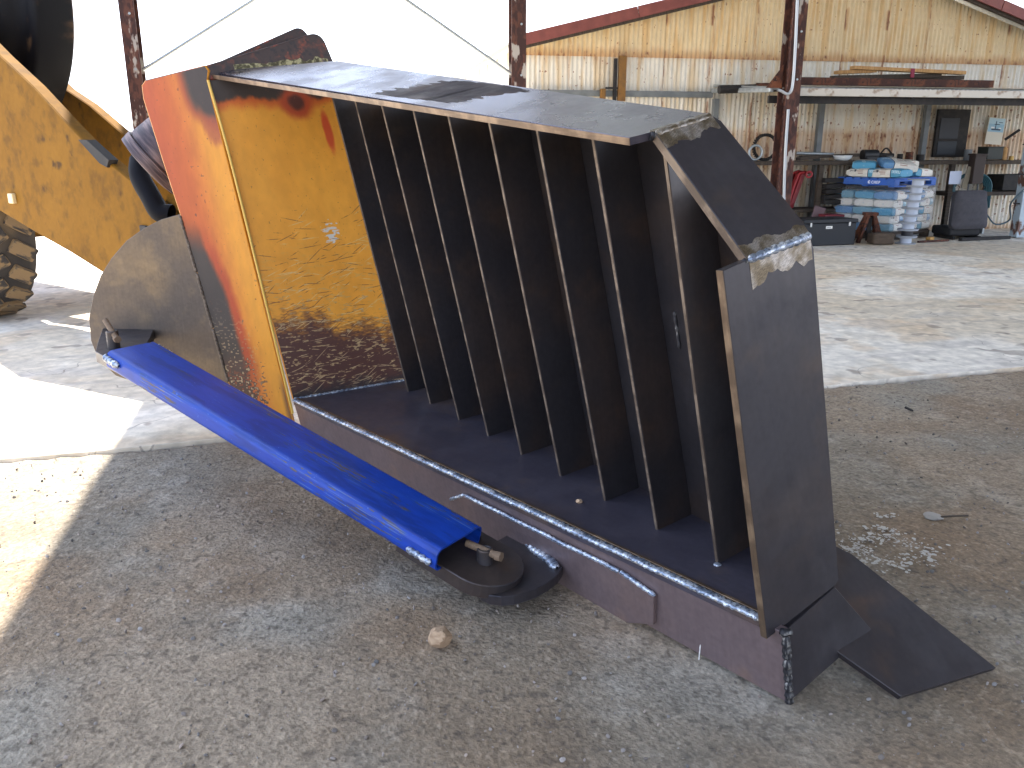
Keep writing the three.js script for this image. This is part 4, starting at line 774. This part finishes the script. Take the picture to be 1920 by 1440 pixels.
// --- column of white cable spools
{
  const b = gnd([1697, 457]); const mk = (h, dk, i) => {
    const g = new THREE.Group(); g.name = 'cable_spool';
    const w = std({ color: lin(0.3, 0.32, 0.35), roughness: 0.55 });
    for (const y of [0.006, h - 0.006]) lpart('flange', new THREE.CylinderGeometry(0.15, 0.15, 0.014, 36), w, g, [0, y, 0]);
    const pr = []; for (let j = 0; j <= 14; j++) pr.push(new THREE.Vector2(0.082 + (j % 2) * 0.003, 0.0115 + (h - 0.023) * j / 14)); lpart('wound_cable', new THREE.LatheGeometry(pr, 28), std({ color: dk ? lin(0.02, 0.02, 0.025) : lin(0.5, 0.55, 0.64), roughness: 0.5 }), g);
    return g;
  };
  let y = GY; for (let i = 0; i < 9; i++) { const h = 0.105; const s = mk(h, i === 1, i); s.position.set(b.x + i * 0.011 + rr(-0.004, 0.004), y, b.z - i * 0.004); y += h + 0.0015; tag(s, i === 1 ? 'black wound cable spool second from the bottom of the stack' : `white cable spool, ${['lowest', '', 'third from the floor', 'fourth from the floor', 'fifth from the floor', 'sixth from the floor', 'third from the top', 'second from the top', 'topmost'][i]} in the stack before the bags`, 'spool', 'spools in the stack'); }
}
// --- black tool box
{
  const a = gnd([1500, 463]), b2 = gnd([1605, 459]); const c = lerp(a, b2, 0.5); const X = b2.clone().sub(a).setY(0).normalize(), Z = V(-X.z, 0, X.x); if (Z.z < 0) Z.negate();
  const g = thing('tool_box', 'black plastic tool box with white latches and a small label', 'tool box', V(c.x, GY, c.z)); g.rotation.y = Math.atan2(-X.z, X.x);
  const m = std({ color: lin(0.007, 0.009, 0.013), roughness: 0.6, bumpMap: steelBump, bumpScale: 0.002 });
  lpart('body', new RoundedBoxGeometry(0.92, 0.33, 0.46, 3, 0.015), m, g, [0, 0.166, -0.23]); lpart('lid', new RoundedBoxGeometry(0.95, 0.055, 0.49, 3, 0.012), std({ color: lin(0.01, 0.012, 0.016), roughness: 0.6 }), g, [0, 0.36, -0.23]);
  for (const x of [-0.34, 0.33]) lpart('latch', new RoundedBoxGeometry(0.028, 0.06, 0.016, 2, 0.004), std({ color: lin(0.7, 0.7, 0.68), roughness: 0.4 }), g, [x, 0.315, 0.008]);
  const cv = document.createElement('canvas'); cv.width = 128; cv.height = 48; const x = cv.getContext('2d'); x.fillStyle = '#e8e6e0'; x.fillRect(0, 0, 128, 48); x.fillStyle = '#33373c'; x.font = 'bold 26px sans-serif'; x.fillText('JOBOX', 16, 34); const t = new THREE.CanvasTexture(cv); t.colorSpace = THREE.SRGBColorSpace;
  lpart('label_plate', new THREE.BoxGeometry(0.11, 0.04, 0.004), std({ map: t, roughness: 0.5 }), g, [-0.02, 0.27, 0.004]);
}
// --- red ribbed plastic pieces by the post
{
  const b = gnd([1496, 448]); const g = thing('red_chair_stack', 'stack of red plastic chairs standing on end beside the rusty post', 'chairs', V(b.x, GY, b.z - 0.5));
  const m = std({ color: lin(0.3, 0.018, 0.025), roughness: 0.45 });
  for (let i = 0; i < 7; i++) { const pts = []; for (let j = 0; j <= 10; j++) { const t = j / 10; pts.push(V(-0.12 + 0.2 * t * t + 0.045 * i * 0.6, 0.02 + 0.98 * t - i * 0.004, 0.1 - i * 0.05 + 0.04 * Math.sin(t * 5))); } pts.push(V(0.14 + i * 0.027, 1.03 - i * 0.004, 0.14 - i * 0.05)); const gg = tubeGeo(pts, 0.022, 30, 8); const gg2 = tubeGeo(pts.map(p => V(p.x, p.y, p.z - 0.3)), 0.022, 30, 8); const a = plateGeo([V(-0.06 + i * 0.027, 0.45, 0.1 - i * 0.05), V(0.1 + i * 0.027, 1.0, 0.1 - i * 0.05), V(0.1 + i * 0.027, 1.0, -0.2 - i * 0.05), V(-0.06 + i * 0.027, 0.45, -0.2 - i * 0.05)], 0.01); lpart('chair_shell', [gg, gg2, a], m, g); }
  lpart('top_knob', new THREE.TorusGeometry(0.045, 0.018, 8, 20), m, g, [0.2, 0.99, 0.16]);
}
// --- rusty trestle leg and concrete block
{
  const b = gnd([1632, 456]); const g = thing('steel_trestle', 'rusty splayed steel trestle beside the tool box', 'trestle', V(b.x, GY, b.z - 0.12));
  lpart('cap', new RoundedBoxGeometry(0.2, 0.05, 0.14, 2, 0.006), M.rust, g, [0, 0.43, 0]);
  for (const [x, z] of [[-1, 1], [1, 1], [-1, -1], [1, -1]]) lpart('leg', boxBetween(V(x * 0.19, 0.0, z * 0.1), V(x * 0.05, 0.42, z * 0.04), 0.06, 0.05), M.rust, g);
  lpart('gusset', new RoundedBoxGeometry(0.07, 0.36, 0.03, 2, 0.004), M.dark, g, [0.0, 0.2, 0]);
  const c = gnd([1649, 458]); const blk = new RoundedBoxGeometry(0.36, 0.17, 0.2, 6, 0.03), p = blk.attributes.position; for (let i = 0; i < p.count; i++) { const k = 1 + 0.1 * (vn(p.getX(i) * 12 + 30, p.getY(i) * 12 + p.getZ(i) * 15 + 30) - 0.5); p.setXYZ(i, p.getX(i) * k, p.getY(i) * (1 + 0.14 * (p.getX(i) < 0 ? -0.5 : 0.5)) * k, p.getZ(i) * k); } blk.computeVertexNormals();
  const m = new THREE.Mesh(blk, std({ map: rep(oldWoodTex, 1), color: lin(1.4, 1.3, 1.2), roughness: 0.9 })); m.name = 'timber_block'; m.castShadow = m.receiveShadow = true; m.position.set(c.x, GY + 0.088, c.z + 0.02); m.rotation.y = 0.15; tag(m, 'rough grey timber block on the concrete in front of the bags', 'block');
  const d = gnd([1737, 452]); const by = new THREE.Mesh(new RoundedBoxGeometry(0.1, 0.07, 0.08, 2, 0.008), std({ color: lin(0.45, 0.25, 0.07), roughness: 0.7 })); by.name = 'small_box'; by.position.set(d.x, GY + 0.037, d.z + 0.1); by.rotation.y = 0.4; by.castShadow = true; tag(by, 'small tan cardboard box at the foot of the wrapped bags', 'box');
}
// --- truck seat
{
  const c = gnd([1808, 449]); const g = thing('truck_seat', 'grey cloth truck seat on a black base beside the bags', 'seat', V(c.x, GY, c.z)); g.rotation.y = 0.12;
  const clothT = texture(256, 256, (u, v) => { const a = fbm(u, v, 40, 3, 1301), b = fbm(u, v, 6, 4, 1304); return mix3([58, 57, 62], [84, 82, 86], a * 0.5 + b * 0.5); }); const m = std({ map: rep(clothT, 2), roughness: 0.95 });
  const sg = new THREE.BoxGeometry(0.62, 0.6, 0.16, 20, 20, 6), p = sg.attributes.position; for (let i = 0; i < p.count; i++) { let x = p.getX(i) / 0.31, y = p.getY(i) / 0.3, z = p.getZ(i) / 0.08; const rx = Math.abs(x), ry = Math.abs(y); const k = Math.max(0, Math.pow(rx, 8) + Math.pow(ry, 8)); const sc = 1 / Math.pow(Math.max(1, k), 1 / 8); x *= sc; y *= sc; z *= 1 - 0.45 * Math.pow(Math.max(rx, ry), 6); const taper = 1 - 0.13 * sstep(-1, 1, y); let zz = z * 0.08; if (z > 0) { zz += 0.035 * (1 - rx * rx) * (1 - ry * ry); zz -= 0.012 * Math.exp(-Math.pow((y - 0.62 + 0.1 * x) * 14, 2)) + 0.01 * Math.exp(-Math.pow((y + 0.25) * 12, 2)) * (rx < 0.5 ? 1 : 0.2) + 0.01 * Math.exp(-Math.pow((y + 0.62 - 0.05 * x) * 14, 2)); } p.setXYZ(i, x * 0.31 * taper, y * 0.3, zz); } sg.computeVertexNormals();
  lpart('backrest', sg, m, g, [0, 0.46, 0], [-0.1, 0, 0.02]);
  lpart('seat_base', new RoundedBoxGeometry(0.54, 0.14, 0.5, 3, 0.04), std({ color: lin(0.012, 0.012, 0.014), roughness: 0.7 }), g, [0, 0.12, -0.25]);
  for (const x of [-0.22, 0.22]) lpart('rail', new RoundedBoxGeometry(0.04, 0.05, 0.52, 2, 0.006), M.dark, g, [x, 0.026, -0.2]);
  lpart('recliner', new RoundedBoxGeometry(0.03, 0.16, 0.08, 2, 0.01), M.galv, g, [0.29, 0.16, -0.02]);
  const r0 = gnd([1797, 452]), r1 = gnd([1890, 448]); const rl = part('steel_rail', boxBetween(V(r0.x, GY + 0.026, r0.z + 0.04), V(r1.x, GY + 0.026, r1.z + 0.02), 0.07, 0.05, UP, 0.006), M.dark); tag(rl, 'length of dark steel channel on the concrete before the seat', 'steel rail');
  const r2 = gnd([1718, 455]), r3 = gnd([1775, 452]); const rl2 = part('steel_rail', boxBetween(V(r2.x, GY + 0.016, r2.z + 0.05), V(r3.x, GY + 0.016, r3.z + 0.05), 0.04, 0.03, UP, 0.006), M.rust); tag(rl2, 'rusty flat bar lying at the foot of the wrapped bags', 'steel rail');
}
// --- hose hung behind the seat
{
  const c = gnd([1826, 440]); const base = V(c.x, GY, c.z - 0.35); const g = thing('garden_hose', 'teal hose coiled over a stand behind the truck seat', 'hose', base);
  const m = std({ color: lin(0.02, 0.1, 0.125), roughness: 0.45 });
  for (let i = 0; i < 5; i++) { const w = 0.25 + i * 0.018, b = 0.3 + i * 0.03, pts = []; for (let j = 0; j <= 20; j++) { const a = Math.PI * j / 20; pts.push(V(Math.cos(a) * w, 0.72 + Math.sin(a) * 0.24 + i * 0.01, 0.02 * i)); } pts.unshift(V(w + 0.01, b, 0.02 * i)); pts.push(V(-w + 0.02, b, 0.02 * i)); lpart('hose_loop', tubeGeo(pts, 0.015, 60, 8), m, g); }
  lpart('stand', [cylGeo(V(-0.08, 0, 0.12), V(-0.06, 0.98, 0.06), 0.014), cylGeo(V(0.1, 0, 0.12), V(0.09, 1.0, 0.06), 0.014), cylGeo(V(-0.06, 0.95, 0.06), V(0.09, 0.95, 0.06), 0.014)], M.grey, g);
  const e = gnd([1906, 446]); const pts = [V(base.x + 0.3, 0.32, base.z + 0.1), V(base.x + 0.42, 0.16, base.z + 0.2), V(base.x + 0.62, 0.24, base.z + 0.25), V(e.x - 0.15, 0.55, e.z - 0.05), V(e.x - 0.02, 0.82, e.z + 0.1)];
  part('hose_tail', tubeGeo(pts, 0.014, 40, 8), std({ color: lin(0.08, 0.13, 0.16), roughness: 0.5 }), g);
}
// --- things along the bench
{
  const by = 1.202; const B = (s, off = 0.34, y = by) => W(s, y, off);
  const sAt = (x, y, off = 0.34) => sOf(hW([x, y], off));
  const m = (name, geo, mat, label, cat, group) => { const o = part(name, geo, mat); tag(o, label, cat, group); return o; };
  // toothed ring
  { const s = sAt(1437, 275), c = W(s, by + 0.2, 0.3); const t = new THREE.TorusGeometry(0.19, 0.022, 10, 48), gs = [t]; for (let i = 0; i < 34; i++) { const a = i / 34 * Math.PI * 2; const b = new THREE.BoxGeometry(0.03, 0.02, 0.07); b.rotateZ(a); b.translate(Math.cos(a) * 0.2, Math.sin(a) * 0.2, 0); gs.push(b); } gs.forEach(k => { k.applyMatrix4(new THREE.Matrix4().makeBasis(wd, UP, wn)); k.translate(c.x, c.y + 0.012, c.z); }); m('track_ring', gs.map(k => k.toNonIndexed()), M.dark, 'dark toothed ring standing upright on the bench by the rusty post', 'ring'); }
  const small = new THREE.TorusGeometry(0.11, 0.02, 10, 36); { const s = sAt(1412, 285), c = W(s, by + 0.12, 0.42); small.applyMatrix4(new THREE.Matrix4().makeBasis(wd, UP, wn)); small.translate(c.x, c.y + 0.012, c.z); m('steel_hoop', small, M.galv, 'small grey hoop leaning against the toothed ring', 'ring'); }
  { const s = sAt(1530, 285); m('grey_plank', boxBetween(B(s - 0.32, 0.42, by + 0.06), B(s + 0.72, 0.4, by + 0.09), 0.1, 0.05), M.oldWood, 'long weathered plank lying across clutter on the bench', 'plank'); m('steel_tube', cylGeo(B(s - 0.3, 0.25, by + 0.12), B(s + 0.35, 0.28, by + 0.1), 0.025, 0.025, 14), M.galv, 'galvanised pipe on the bench behind the plank', 'pipe'); m('plank_block', boxBetween(B(s - 0.4, 0.5, by + 0.035), B(s - 0.05, 0.46, by + 0.055), 0.12, 0.05), M.oldWood, 'short board end sloping on the bench beside the post', 'plank'); }
  { const s = sAt(1566, 293), pr = [[0.01, 0], [0.08, 0.004], [0.13, 0.04], [0.15, 0.085], [0.142, 0.085], [0.12, 0.045], [0.01, 0.012]].map(q => new THREE.Vector2(...q)); const g = new THREE.LatheGeometry(pr, 32); const c = B(s, 0.56); g.translate(c.x, c.y, c.z); m('white_bowl', g, std({ color: lin(0.68, 0.72, 0.74), roughness: 0.35 }), 'white enamel bowl at the front of the bench', 'bowl'); }
  { const s = sAt(1628, 285); const c = B(s, 0.4, by + 0.09); m('electric_motor', [cylGeo(add(c, wd, -0.14), add(c, wd, 0.12), 0.085, 0.085, 24), cylGeo(add(c, wd, 0.12), add(c, wd, 0.2), 0.02, 0.02, 10), boxAt(add(c, UP, -0.06), wd, UP, wn, 0.2, 0.06, 0.16, 0.006)], std({ color: lin(0.012, 0.014, 0.017), roughness: 0.5 }), 'black electric motor lying on the bench', 'motor'); const d = B(s + 0.25, 0.42, by + 0.085); m('grinder', [cylGeo(add(d, wd, -0.1), add(d, wd, 0.16), 0.04, 0.03, 16), tubeGeo([add(d, wd, -0.1), add(add(d, wd, 0.02), UP, 0.11), add(d, wd, 0.15)], 0.014, 20, 8)], M.dark, 'dark hand grinder with looped handle on the bench', 'tool'); }
  const cans = [[1660, 0.07, 0.05, 'dusty grey tin beside the hand grinder', M.grey], [1680, 0.1, 0.045, 'dark tin on the bench below the rusty wall', M.dark], [1697, 0.13, 0.06, 'dull brown tin standing left of the hatch door', M.rust], [1718, 0.09, 0.06, 'squat dark tin on the bench under the hatch door', M.dark], [1806, 0.17, 0.06, 'tall dark tin right of the hatch door', M.grey], [1818, 0.07, 0.035, 'little pale jar right of the hatch door', M.galv], [1888, 0.06, 0.04, 'brass coloured jar at the end of the bench', std({ color: lin(0.4, 0.26, 0.08), roughness: 0.4, metalness: 0.6 })]];
  for (const [x, h, r, l, mt] of cans) { const c = B(sAt(x, 290), 0.45); m('tin_can', [cylGeo(c, add(c, UP, h), r, r, 20), cylGeo(add(c, UP, h), add(c, UP, h + 0.006), r * 1.04, r * 1.04, 20)], mt, l, 'tin', 'tins along the bench'); }
  { const c = B(sAt(1852, 285), 0.4, by + 0.11); m('green_case', [boxAt(c, wd, UP, wn, 0.3, 0.2, 0.25, 0.012), boxAt(add(c, UP, 0.105), wd, UP, wn, 0.31, 0.015, 0.26, 0.004)], std({ color: lin(0.02, 0.026, 0.022), roughness: 0.6 }), 'dark green case on the bench under the calendar', 'case'); const d = B(sAt(1873, 285), 0.46, by + 0.1); m('brown_canister', [cylGeo(add(d, UP, -0.1), add(d, UP, 0.1), 0.05, 0.05, 20), cylGeo(add(d, UP, 0.1), add(d, UP, 0.12), 0.03, 0.03, 16)], M.wood, 'tan canister next to the dark green case', 'tin'); }
  // chimney-like brown box and papers below the bench
  { const s = sAt(1826, 310, 0.72); m('brown_cabinet', [boxAt(W(s, 1.06, 0.78), wd, UP, wn, 0.2, 0.46, 0.16, 0.01), boxAt(W(s, 1.3, 0.78), wd, UP, wn, 0.23, 0.03, 0.19, 0.01)], std({ color: lin(0.035, 0.022, 0.018), roughness: 0.6 }), 'narrow dark brown cabinet above the hose', 'cabinet'); const t = sAt(1795, 322, 0.75); m('paper_sheet', boxAt(W(t, 0.93, 0.72), wd, UP, wn, 0.22, 0.21, 0.006, 0.002), std({ color: lin(0.55, 0.6, 0.72), roughness: 0.8 }), 'white paper sheet pinned below the bench', 'paper'); m('cardboard_strip', boxAt(W(t + 0.17, 0.93, 0.78), add(wd, UP, -0.22).normalize(), cr(wn, add(wd, UP, -0.22)), wn, 0.1, 0.36, 0.02, 0.004), std({ color: lin(0.2, 0.17, 0.12), roughness: 0.85 }), 'leaning strip of speckled cardboard beside the white paper', 'board'); }
  // calendar
  { const c = document.createElement('canvas'); c.width = 128; c.height = 192; const x = c.getContext('2d'); x.fillStyle = '#cfcabb'; x.fillRect(0, 0, 128, 192); x.fillStyle = '#8fb4c8'; x.fillRect(4, 4, 120, 98); x.fillStyle = '#a9c6d2'; x.fillRect(4, 4, 120, 40); x.fillStyle = '#33485c'; x.fillRect(30, 78, 70, 12); x.fillRect(56, 24, 7, 56); x.fillRect(48, 44, 40, 6); x.fillRect(80, 30, 30, 5); x.fillStyle = '#e4e8e6'; x.fillRect(26, 66, 26, 12); x.fillRect(84, 70, 20, 8); const t = new THREE.CanvasTexture(c); t.colorSpace = THREE.SRGBColorSpace;
    const p = hW([1866, 246], 0.07); const g = boxAt(p, add(wd, UP, -0.06).normalize(), cr(wn, add(wd, UP, -0.06)), wn, 0.33, 0.44, 0.008, 0, true); m('wall_calendar', g, std({ map: t, roughness: 0.7 }), 'blue and cream calendar hanging on the corrugated wall', 'calendar'); }
  { const a = hW([1884, 262], 0.4), b = hW([1912, 243], 0.5); m('wall_strut', boxBetween(a, b, 0.05, 0.04), M.dark, 'dark diagonal strut between the calendar and the pale post', 'strut'); }
  // clutter under the bench
  const s1c = sAt(1555, 340, 0.5); for (let i = 0; i < 5; i++) m('dark_board', boxAt(W(s1c + rr(-0.02, 0.02), 0.56 + i * 0.085, 0.62), add(wd, UP, rr(-0.1, 0.1)).normalize(), UP, wn, 0.4 + rr(-0.06, 0.06), 0.07, 0.16, 0.01), M.dark, `dark board under the bench beside the bags, ${['lowest', 'second lowest', 'middle one', 'second highest', 'topmost'][i]} of its stack`, 'board', 'dark boards under the bench');
  m('pink_panel', boxAt(W(sAt(1535, 385, 0.8), 0.36, 0.8), add(wd, UP, -0.25).normalize(), cr(wn, add(wd, UP, -0.25)), wn, 0.2, 0.28, 0.03, 0.01), std({ color: lin(0.16, 0.1, 0.11), roughness: 0.6 }), 'dull pink panel leaning under the bench', 'panel');
  m('red_tray', boxAt(W(sAt(1562, 407, 1.0), 0.36, 0.95), wd, UP, wn, 0.34, 0.06, 0.2, 0.01), std({ color: lin(0.2, 0.02, 0.03), roughness: 0.5 }), 'red tray behind the black tool box', 'tray');
  m('tool_drum', cylGeo(W(sAt(1716, 320, 0.4), 0.0, 0.35), W(sAt(1716, 320, 0.4), 0.72, 0.35), 0.22, 0.22, 28), M.dark, 'dark drum in the shadow behind the bags', 'drum');
  m('shelf_crate', boxAt(W(2.75, 0.84, 0.45), wd, UP, wn, 0.6, 0.26, 0.4, 0.01), M.dark, 'dark crate on the low shelf under the calendar', 'crate');
}
// --- yellow and black jack fixed to the wall
{
  const p = hW([1166, 150], 0.16); const g = thing('post_jack', 'yellow and black post jack hung on the cream wall', 'jack', V(p.x, p.y - 0.38, p.z));
  const yl = std({ map: rep(yelTex, 1), roughness: 0.55, color: lin(1.15, 1.1, 0.9) });
  part('post', boxAt(add(p, UP, 0.02), wd, UP, wn, 0.12, 0.66, 0.06, 0.006), yl, g); part('rack_bar', boxAt(add(add(p, wd, -0.11), UP, 0), wd, UP, wn, 0.05, 0.62, 0.05, 0.006), M.dark, g);
  part('handle_box', boxAt(add(add(p, wd, -0.3), UP, -0.23), wd, UP, wn, 0.08, 0.2, 0.07, 0.01), yl, g); part('link', boxAt(add(add(p, wd, -0.16), UP, -0.12), wd, UP, wn, 0.2, 0.03, 0.03, 0.006), M.dark, g);
}
// --- timber and steel stored on the lean-to roof
{
  const y0 = 2.26; const pl = (q0, q1, off, w, h, mat, name, label, dy) => { const a = sOf(hW(q0, off)), b = sOf(hW(q1, off)); const yA = hW(q0, off).y, yB = hW(q1, off).y; const o = part(name, boxBetween(W(a, yA, off), W(b, yB, off), w, h, UP, 0.004), mat); tag(o, label, name === 'steel_beam' ? 'beam' : 'plank'); };
  pl([1500, 152], [1858, 158], 1.7, 0.12, 0.1, M.rust, 'steel_beam', 'long rusty brown beam lying on the lean-to roof');
  pl([1598, 127], [1806, 137], 1.3, 0.14, 0.05, M.wood, 'timber_plank', 'uppermost pale timber plank on the lean-to roof');
  pl([1567, 136], [1640, 133], 1.25, 0.12, 0.05, M.wood, 'timber_plank', 'short pale plank end sticking out under the top timber');
  pl([1560, 146], [1760, 142], 1.2, 0.14, 0.06, M.oldWood, 'timber_plank', 'dull timber plank wedged beneath the pale planks');
  pl([1640, 148], [1800, 146], 1.1, 0.2, 0.06, M.oldWood, 'timber_plank', 'broad weathered board lying on the roof sheets behind the beam');
  { const p = hW([1711, 137], 1.38); const o = part('red_strap', boxAt(p, wd, UP, wn, 0.06, 0.13, 0.02, 0.003), std({ color: lin(0.25, 0.02, 0.05), roughness: 0.7 })); tag(o, 'red strap round the pale timber on the roof', 'strap'); }
  { const a = hW([1348, 168], 1.0), b = hW([1462, 164], 1.0); const o = part('sheet_roll', cylGeo(a, b, 0.06, 0.06, 20), M.dark); tag(o, 'dark rolled sheet lying at the end of the lean-to roof', 'roll'); const c = hW([1418, 160], 1.05), d = hW([1470, 160], 1.05); const o2 = part('rust_pipe', cylGeo(c, d, 0.035, 0.035, 14), M.rust); tag(o2, 'short rusty pipe beside the dark roll on the roof', 'pipe'); }
}

// ================================================================ small things on the ground
function stoneGeo(r, seed, fl = 0.75) { const g = new THREE.IcosahedronGeometry(r, 3), p = g.attributes.position; const v = V(0, 0, 0); for (let i = 0; i < p.count; i++) { v.fromBufferAttribute(p, i); const n = v.clone().normalize(); let k = 0.75 + 0.5 * vn(n.x * 1.6 + seed * 3 + 20, n.y * 1.6 + n.z * 1.9 + 20) + 0.14 * vn(n.x * 6 + seed + 30, n.y * 6 + n.z * 5 + 30); for (const c of [V(0.6, 0.7, 0.3), V(-0.7, 0.5, 0.5), V(0.2, -0.3, 0.93), V(0.1, 0.95, -0.2)]) { const d = n.dot(c.clone().normalize()); if (d * k > 0.72) k = 0.72 / d; } v.copy(n).multiplyScalar(r * k); p.setXYZ(i, v.x, v.y * fl, v.z); } g.computeVertexNormals(); return toCreasedNormals(g, 0.5); }
const stoneTex = texture(256, 256, (u, v) => { const a = fbm(u, v, 8, 5, 1401); return mix3([134, 108, 84], [190, 164, 134], a); });
{
  const c = gnd([826, 1204]); const m = new THREE.Mesh(stoneGeo(0.034, 2, 0.95), std({ map: stoneTex, roughness: 0.95, bumpMap: stoneTex, bumpScale: 0.004 })); m.name = 'stone'; m.castShadow = m.receiveShadow = true; m.position.set(c.x, 0.018, c.z); m.rotation.y = 0.6; tag(m, 'tan angular stone lying on the dirt before the bucket skirt', 'stone');
  const f = hF([1086, 943]); const m2 = new THREE.Mesh(stoneGeo(0.011, 3), std({ map: stoneTex, roughness: 0.95, color: lin(1.3, 1.3, 1.3) })); m2.name = 'stone'; m2.castShadow = true; m2.position.set(f.x, f.y + 0.007, f.z); tag(m2, 'pale chip of stone on the bucket floor', 'stone');
  const w = gnd([1751, 969]); const m3 = new THREE.Mesh(stoneGeo(0.034, 4, 0.35), std({ color: lin(0.33, 0.31, 0.28), roughness: 0.9 })); m3.name = 'stone'; m3.castShadow = true; m3.position.set(w.x, 0.0, w.z); tag(m3, 'flat whitish stone with a twig beside it on the dirt', 'stone');
  const t0 = gnd([1764, 969], 0.004), t1 = gnd([1815, 967], 0.004); const tw = part('twig', tubeGeo([t0, add(lerp(t0, t1, 0.5), V(0.004, 0.004, 0.006)), t1], 0.004, 14, 6), M.oldWood); tag(tw, 'thin dry twig next to the flat whitish stone', 'twig');
  const t2 = gnd([1698, 764], 0.006), t3 = gnd([1711, 770], 0.006); const tw2 = part('twig', cylGeo(t2, t3, 0.008, 0.006, 8), M.dark); tag(tw2, 'short dark stick on the dirt near the slab edge', 'twig');
}
// loose stones of the yard surface
{
  const pg = stoneGeo(1, 9, 0.7); pg.deleteAttribute('uv'); const small = new THREE.IcosahedronGeometry(1, 1); { const p = small.attributes.position; for (let i = 0; i < p.count; i++) { const x = p.getX(i), y = p.getY(i), z = p.getZ(i), k = 0.72 + 0.5 * vn(x * 2 + 30, y * 2 + z * 3 + 30); p.setXYZ(i, x * k, y * k * 0.7, z * k); } small.computeVertexNormals(); }
  const N = 15000, im = new THREE.InstancedMesh(small, std({ color: 0xffffff, roughness: 0.95 }), N), r = rng(31), mt = new THREE.Matrix4(), q = new THREE.Quaternion(), e = new THREE.Euler();
  let n = 0; while (n < N) {
    const x = mix(-3.2, 5.2, r()), z = mix(-5.4, -1.0, Math.pow(r(), 0.8)); const p = V(x, 0, z); if (p.clone().sub(SL0).dot(slabN) > -0.03) continue; if (vn(x * 2 + 60, z * 2 + 60) < 0.35 * r()) continue;
    const s = 0.0015 + 0.0065 * Math.pow(r(), 6); e.set(r() * 6, r() * 6, r() * 6); q.setFromEuler(e); mt.compose(V(x, -0.012 + s * 0.35 + 0.004, z), q, V(s, s * 0.8, s)); im.setMatrixAt(n, mt);
    const g = 0.1 + 0.22 * r(), b = r(); im.setColorAt(n, lin(g * mix(1.05, 1.15, b), g * mix(1, 0.92, b), g * mix(0.96, 0.76, b))); n++;
  }
  im.name = 'gravel'; im.castShadow = im.receiveShadow = true; im.userData = { kind: 'stuff', label: 'loose grit and small pebbles strewn over the dirt yard', category: 'gravel' }; scene.add(im);
  // ring of spilt white lime
  const c = gnd([1668, 1031]), gs = [], r2 = rng(77); for (let i = 0; i < 340; i++) { const a = r2() * Math.PI * 2, d = 0.105 + 0.05 * (r2() + r2() + r2() - 1.5) + (r2() < 0.15 ? r2() * 0.12 : 0), s = 0.002 + 0.008 * r2() * r2(); const b = new THREE.CircleGeometry(s, 6); b.rotateX(-Math.PI / 2); b.scale(1 + r2(), 1, 0.6 + r2() * 0.6); b.rotateY(r2() * 6); b.translate(c.x + Math.cos(a) * d * 1.25, 0.001 + 0.003 * r2(), c.z + Math.sin(a) * d); gs.push(b); }
  for (const [px, py, k] of [[1640, 990, 24], [1660, 995, 18], [1665, 967, 22], [1610, 1033, 30]]) { const cc = gnd([px, py]); for (let i = 0; i < k; i++) { const b = new THREE.CircleGeometry(0.003 + 0.008 * r2() * r2(), 6); b.rotateX(-Math.PI / 2); b.translate(cc.x + (r2() - 0.5) * 0.1, 0.001 + 0.003 * r2(), cc.z + (r2() - 0.5) * 0.04); gs.push(b); } }
  const m = part('lime_spill', gs, std({ color: lin(0.5, 0.48, 0.44), roughness: 0.95, side: THREE.DoubleSide })); m.userData.kind = 'stuff'; m.userData.label = 'ring of spilt white powder on the dirt behind the lip plate'; m.userData.category = 'powder'; scene.add(m);
}

scene.traverse(o => { if (o.isMesh) { o.castShadow = true; o.receiveShadow = true; } });
renderer.render(scene, camera);
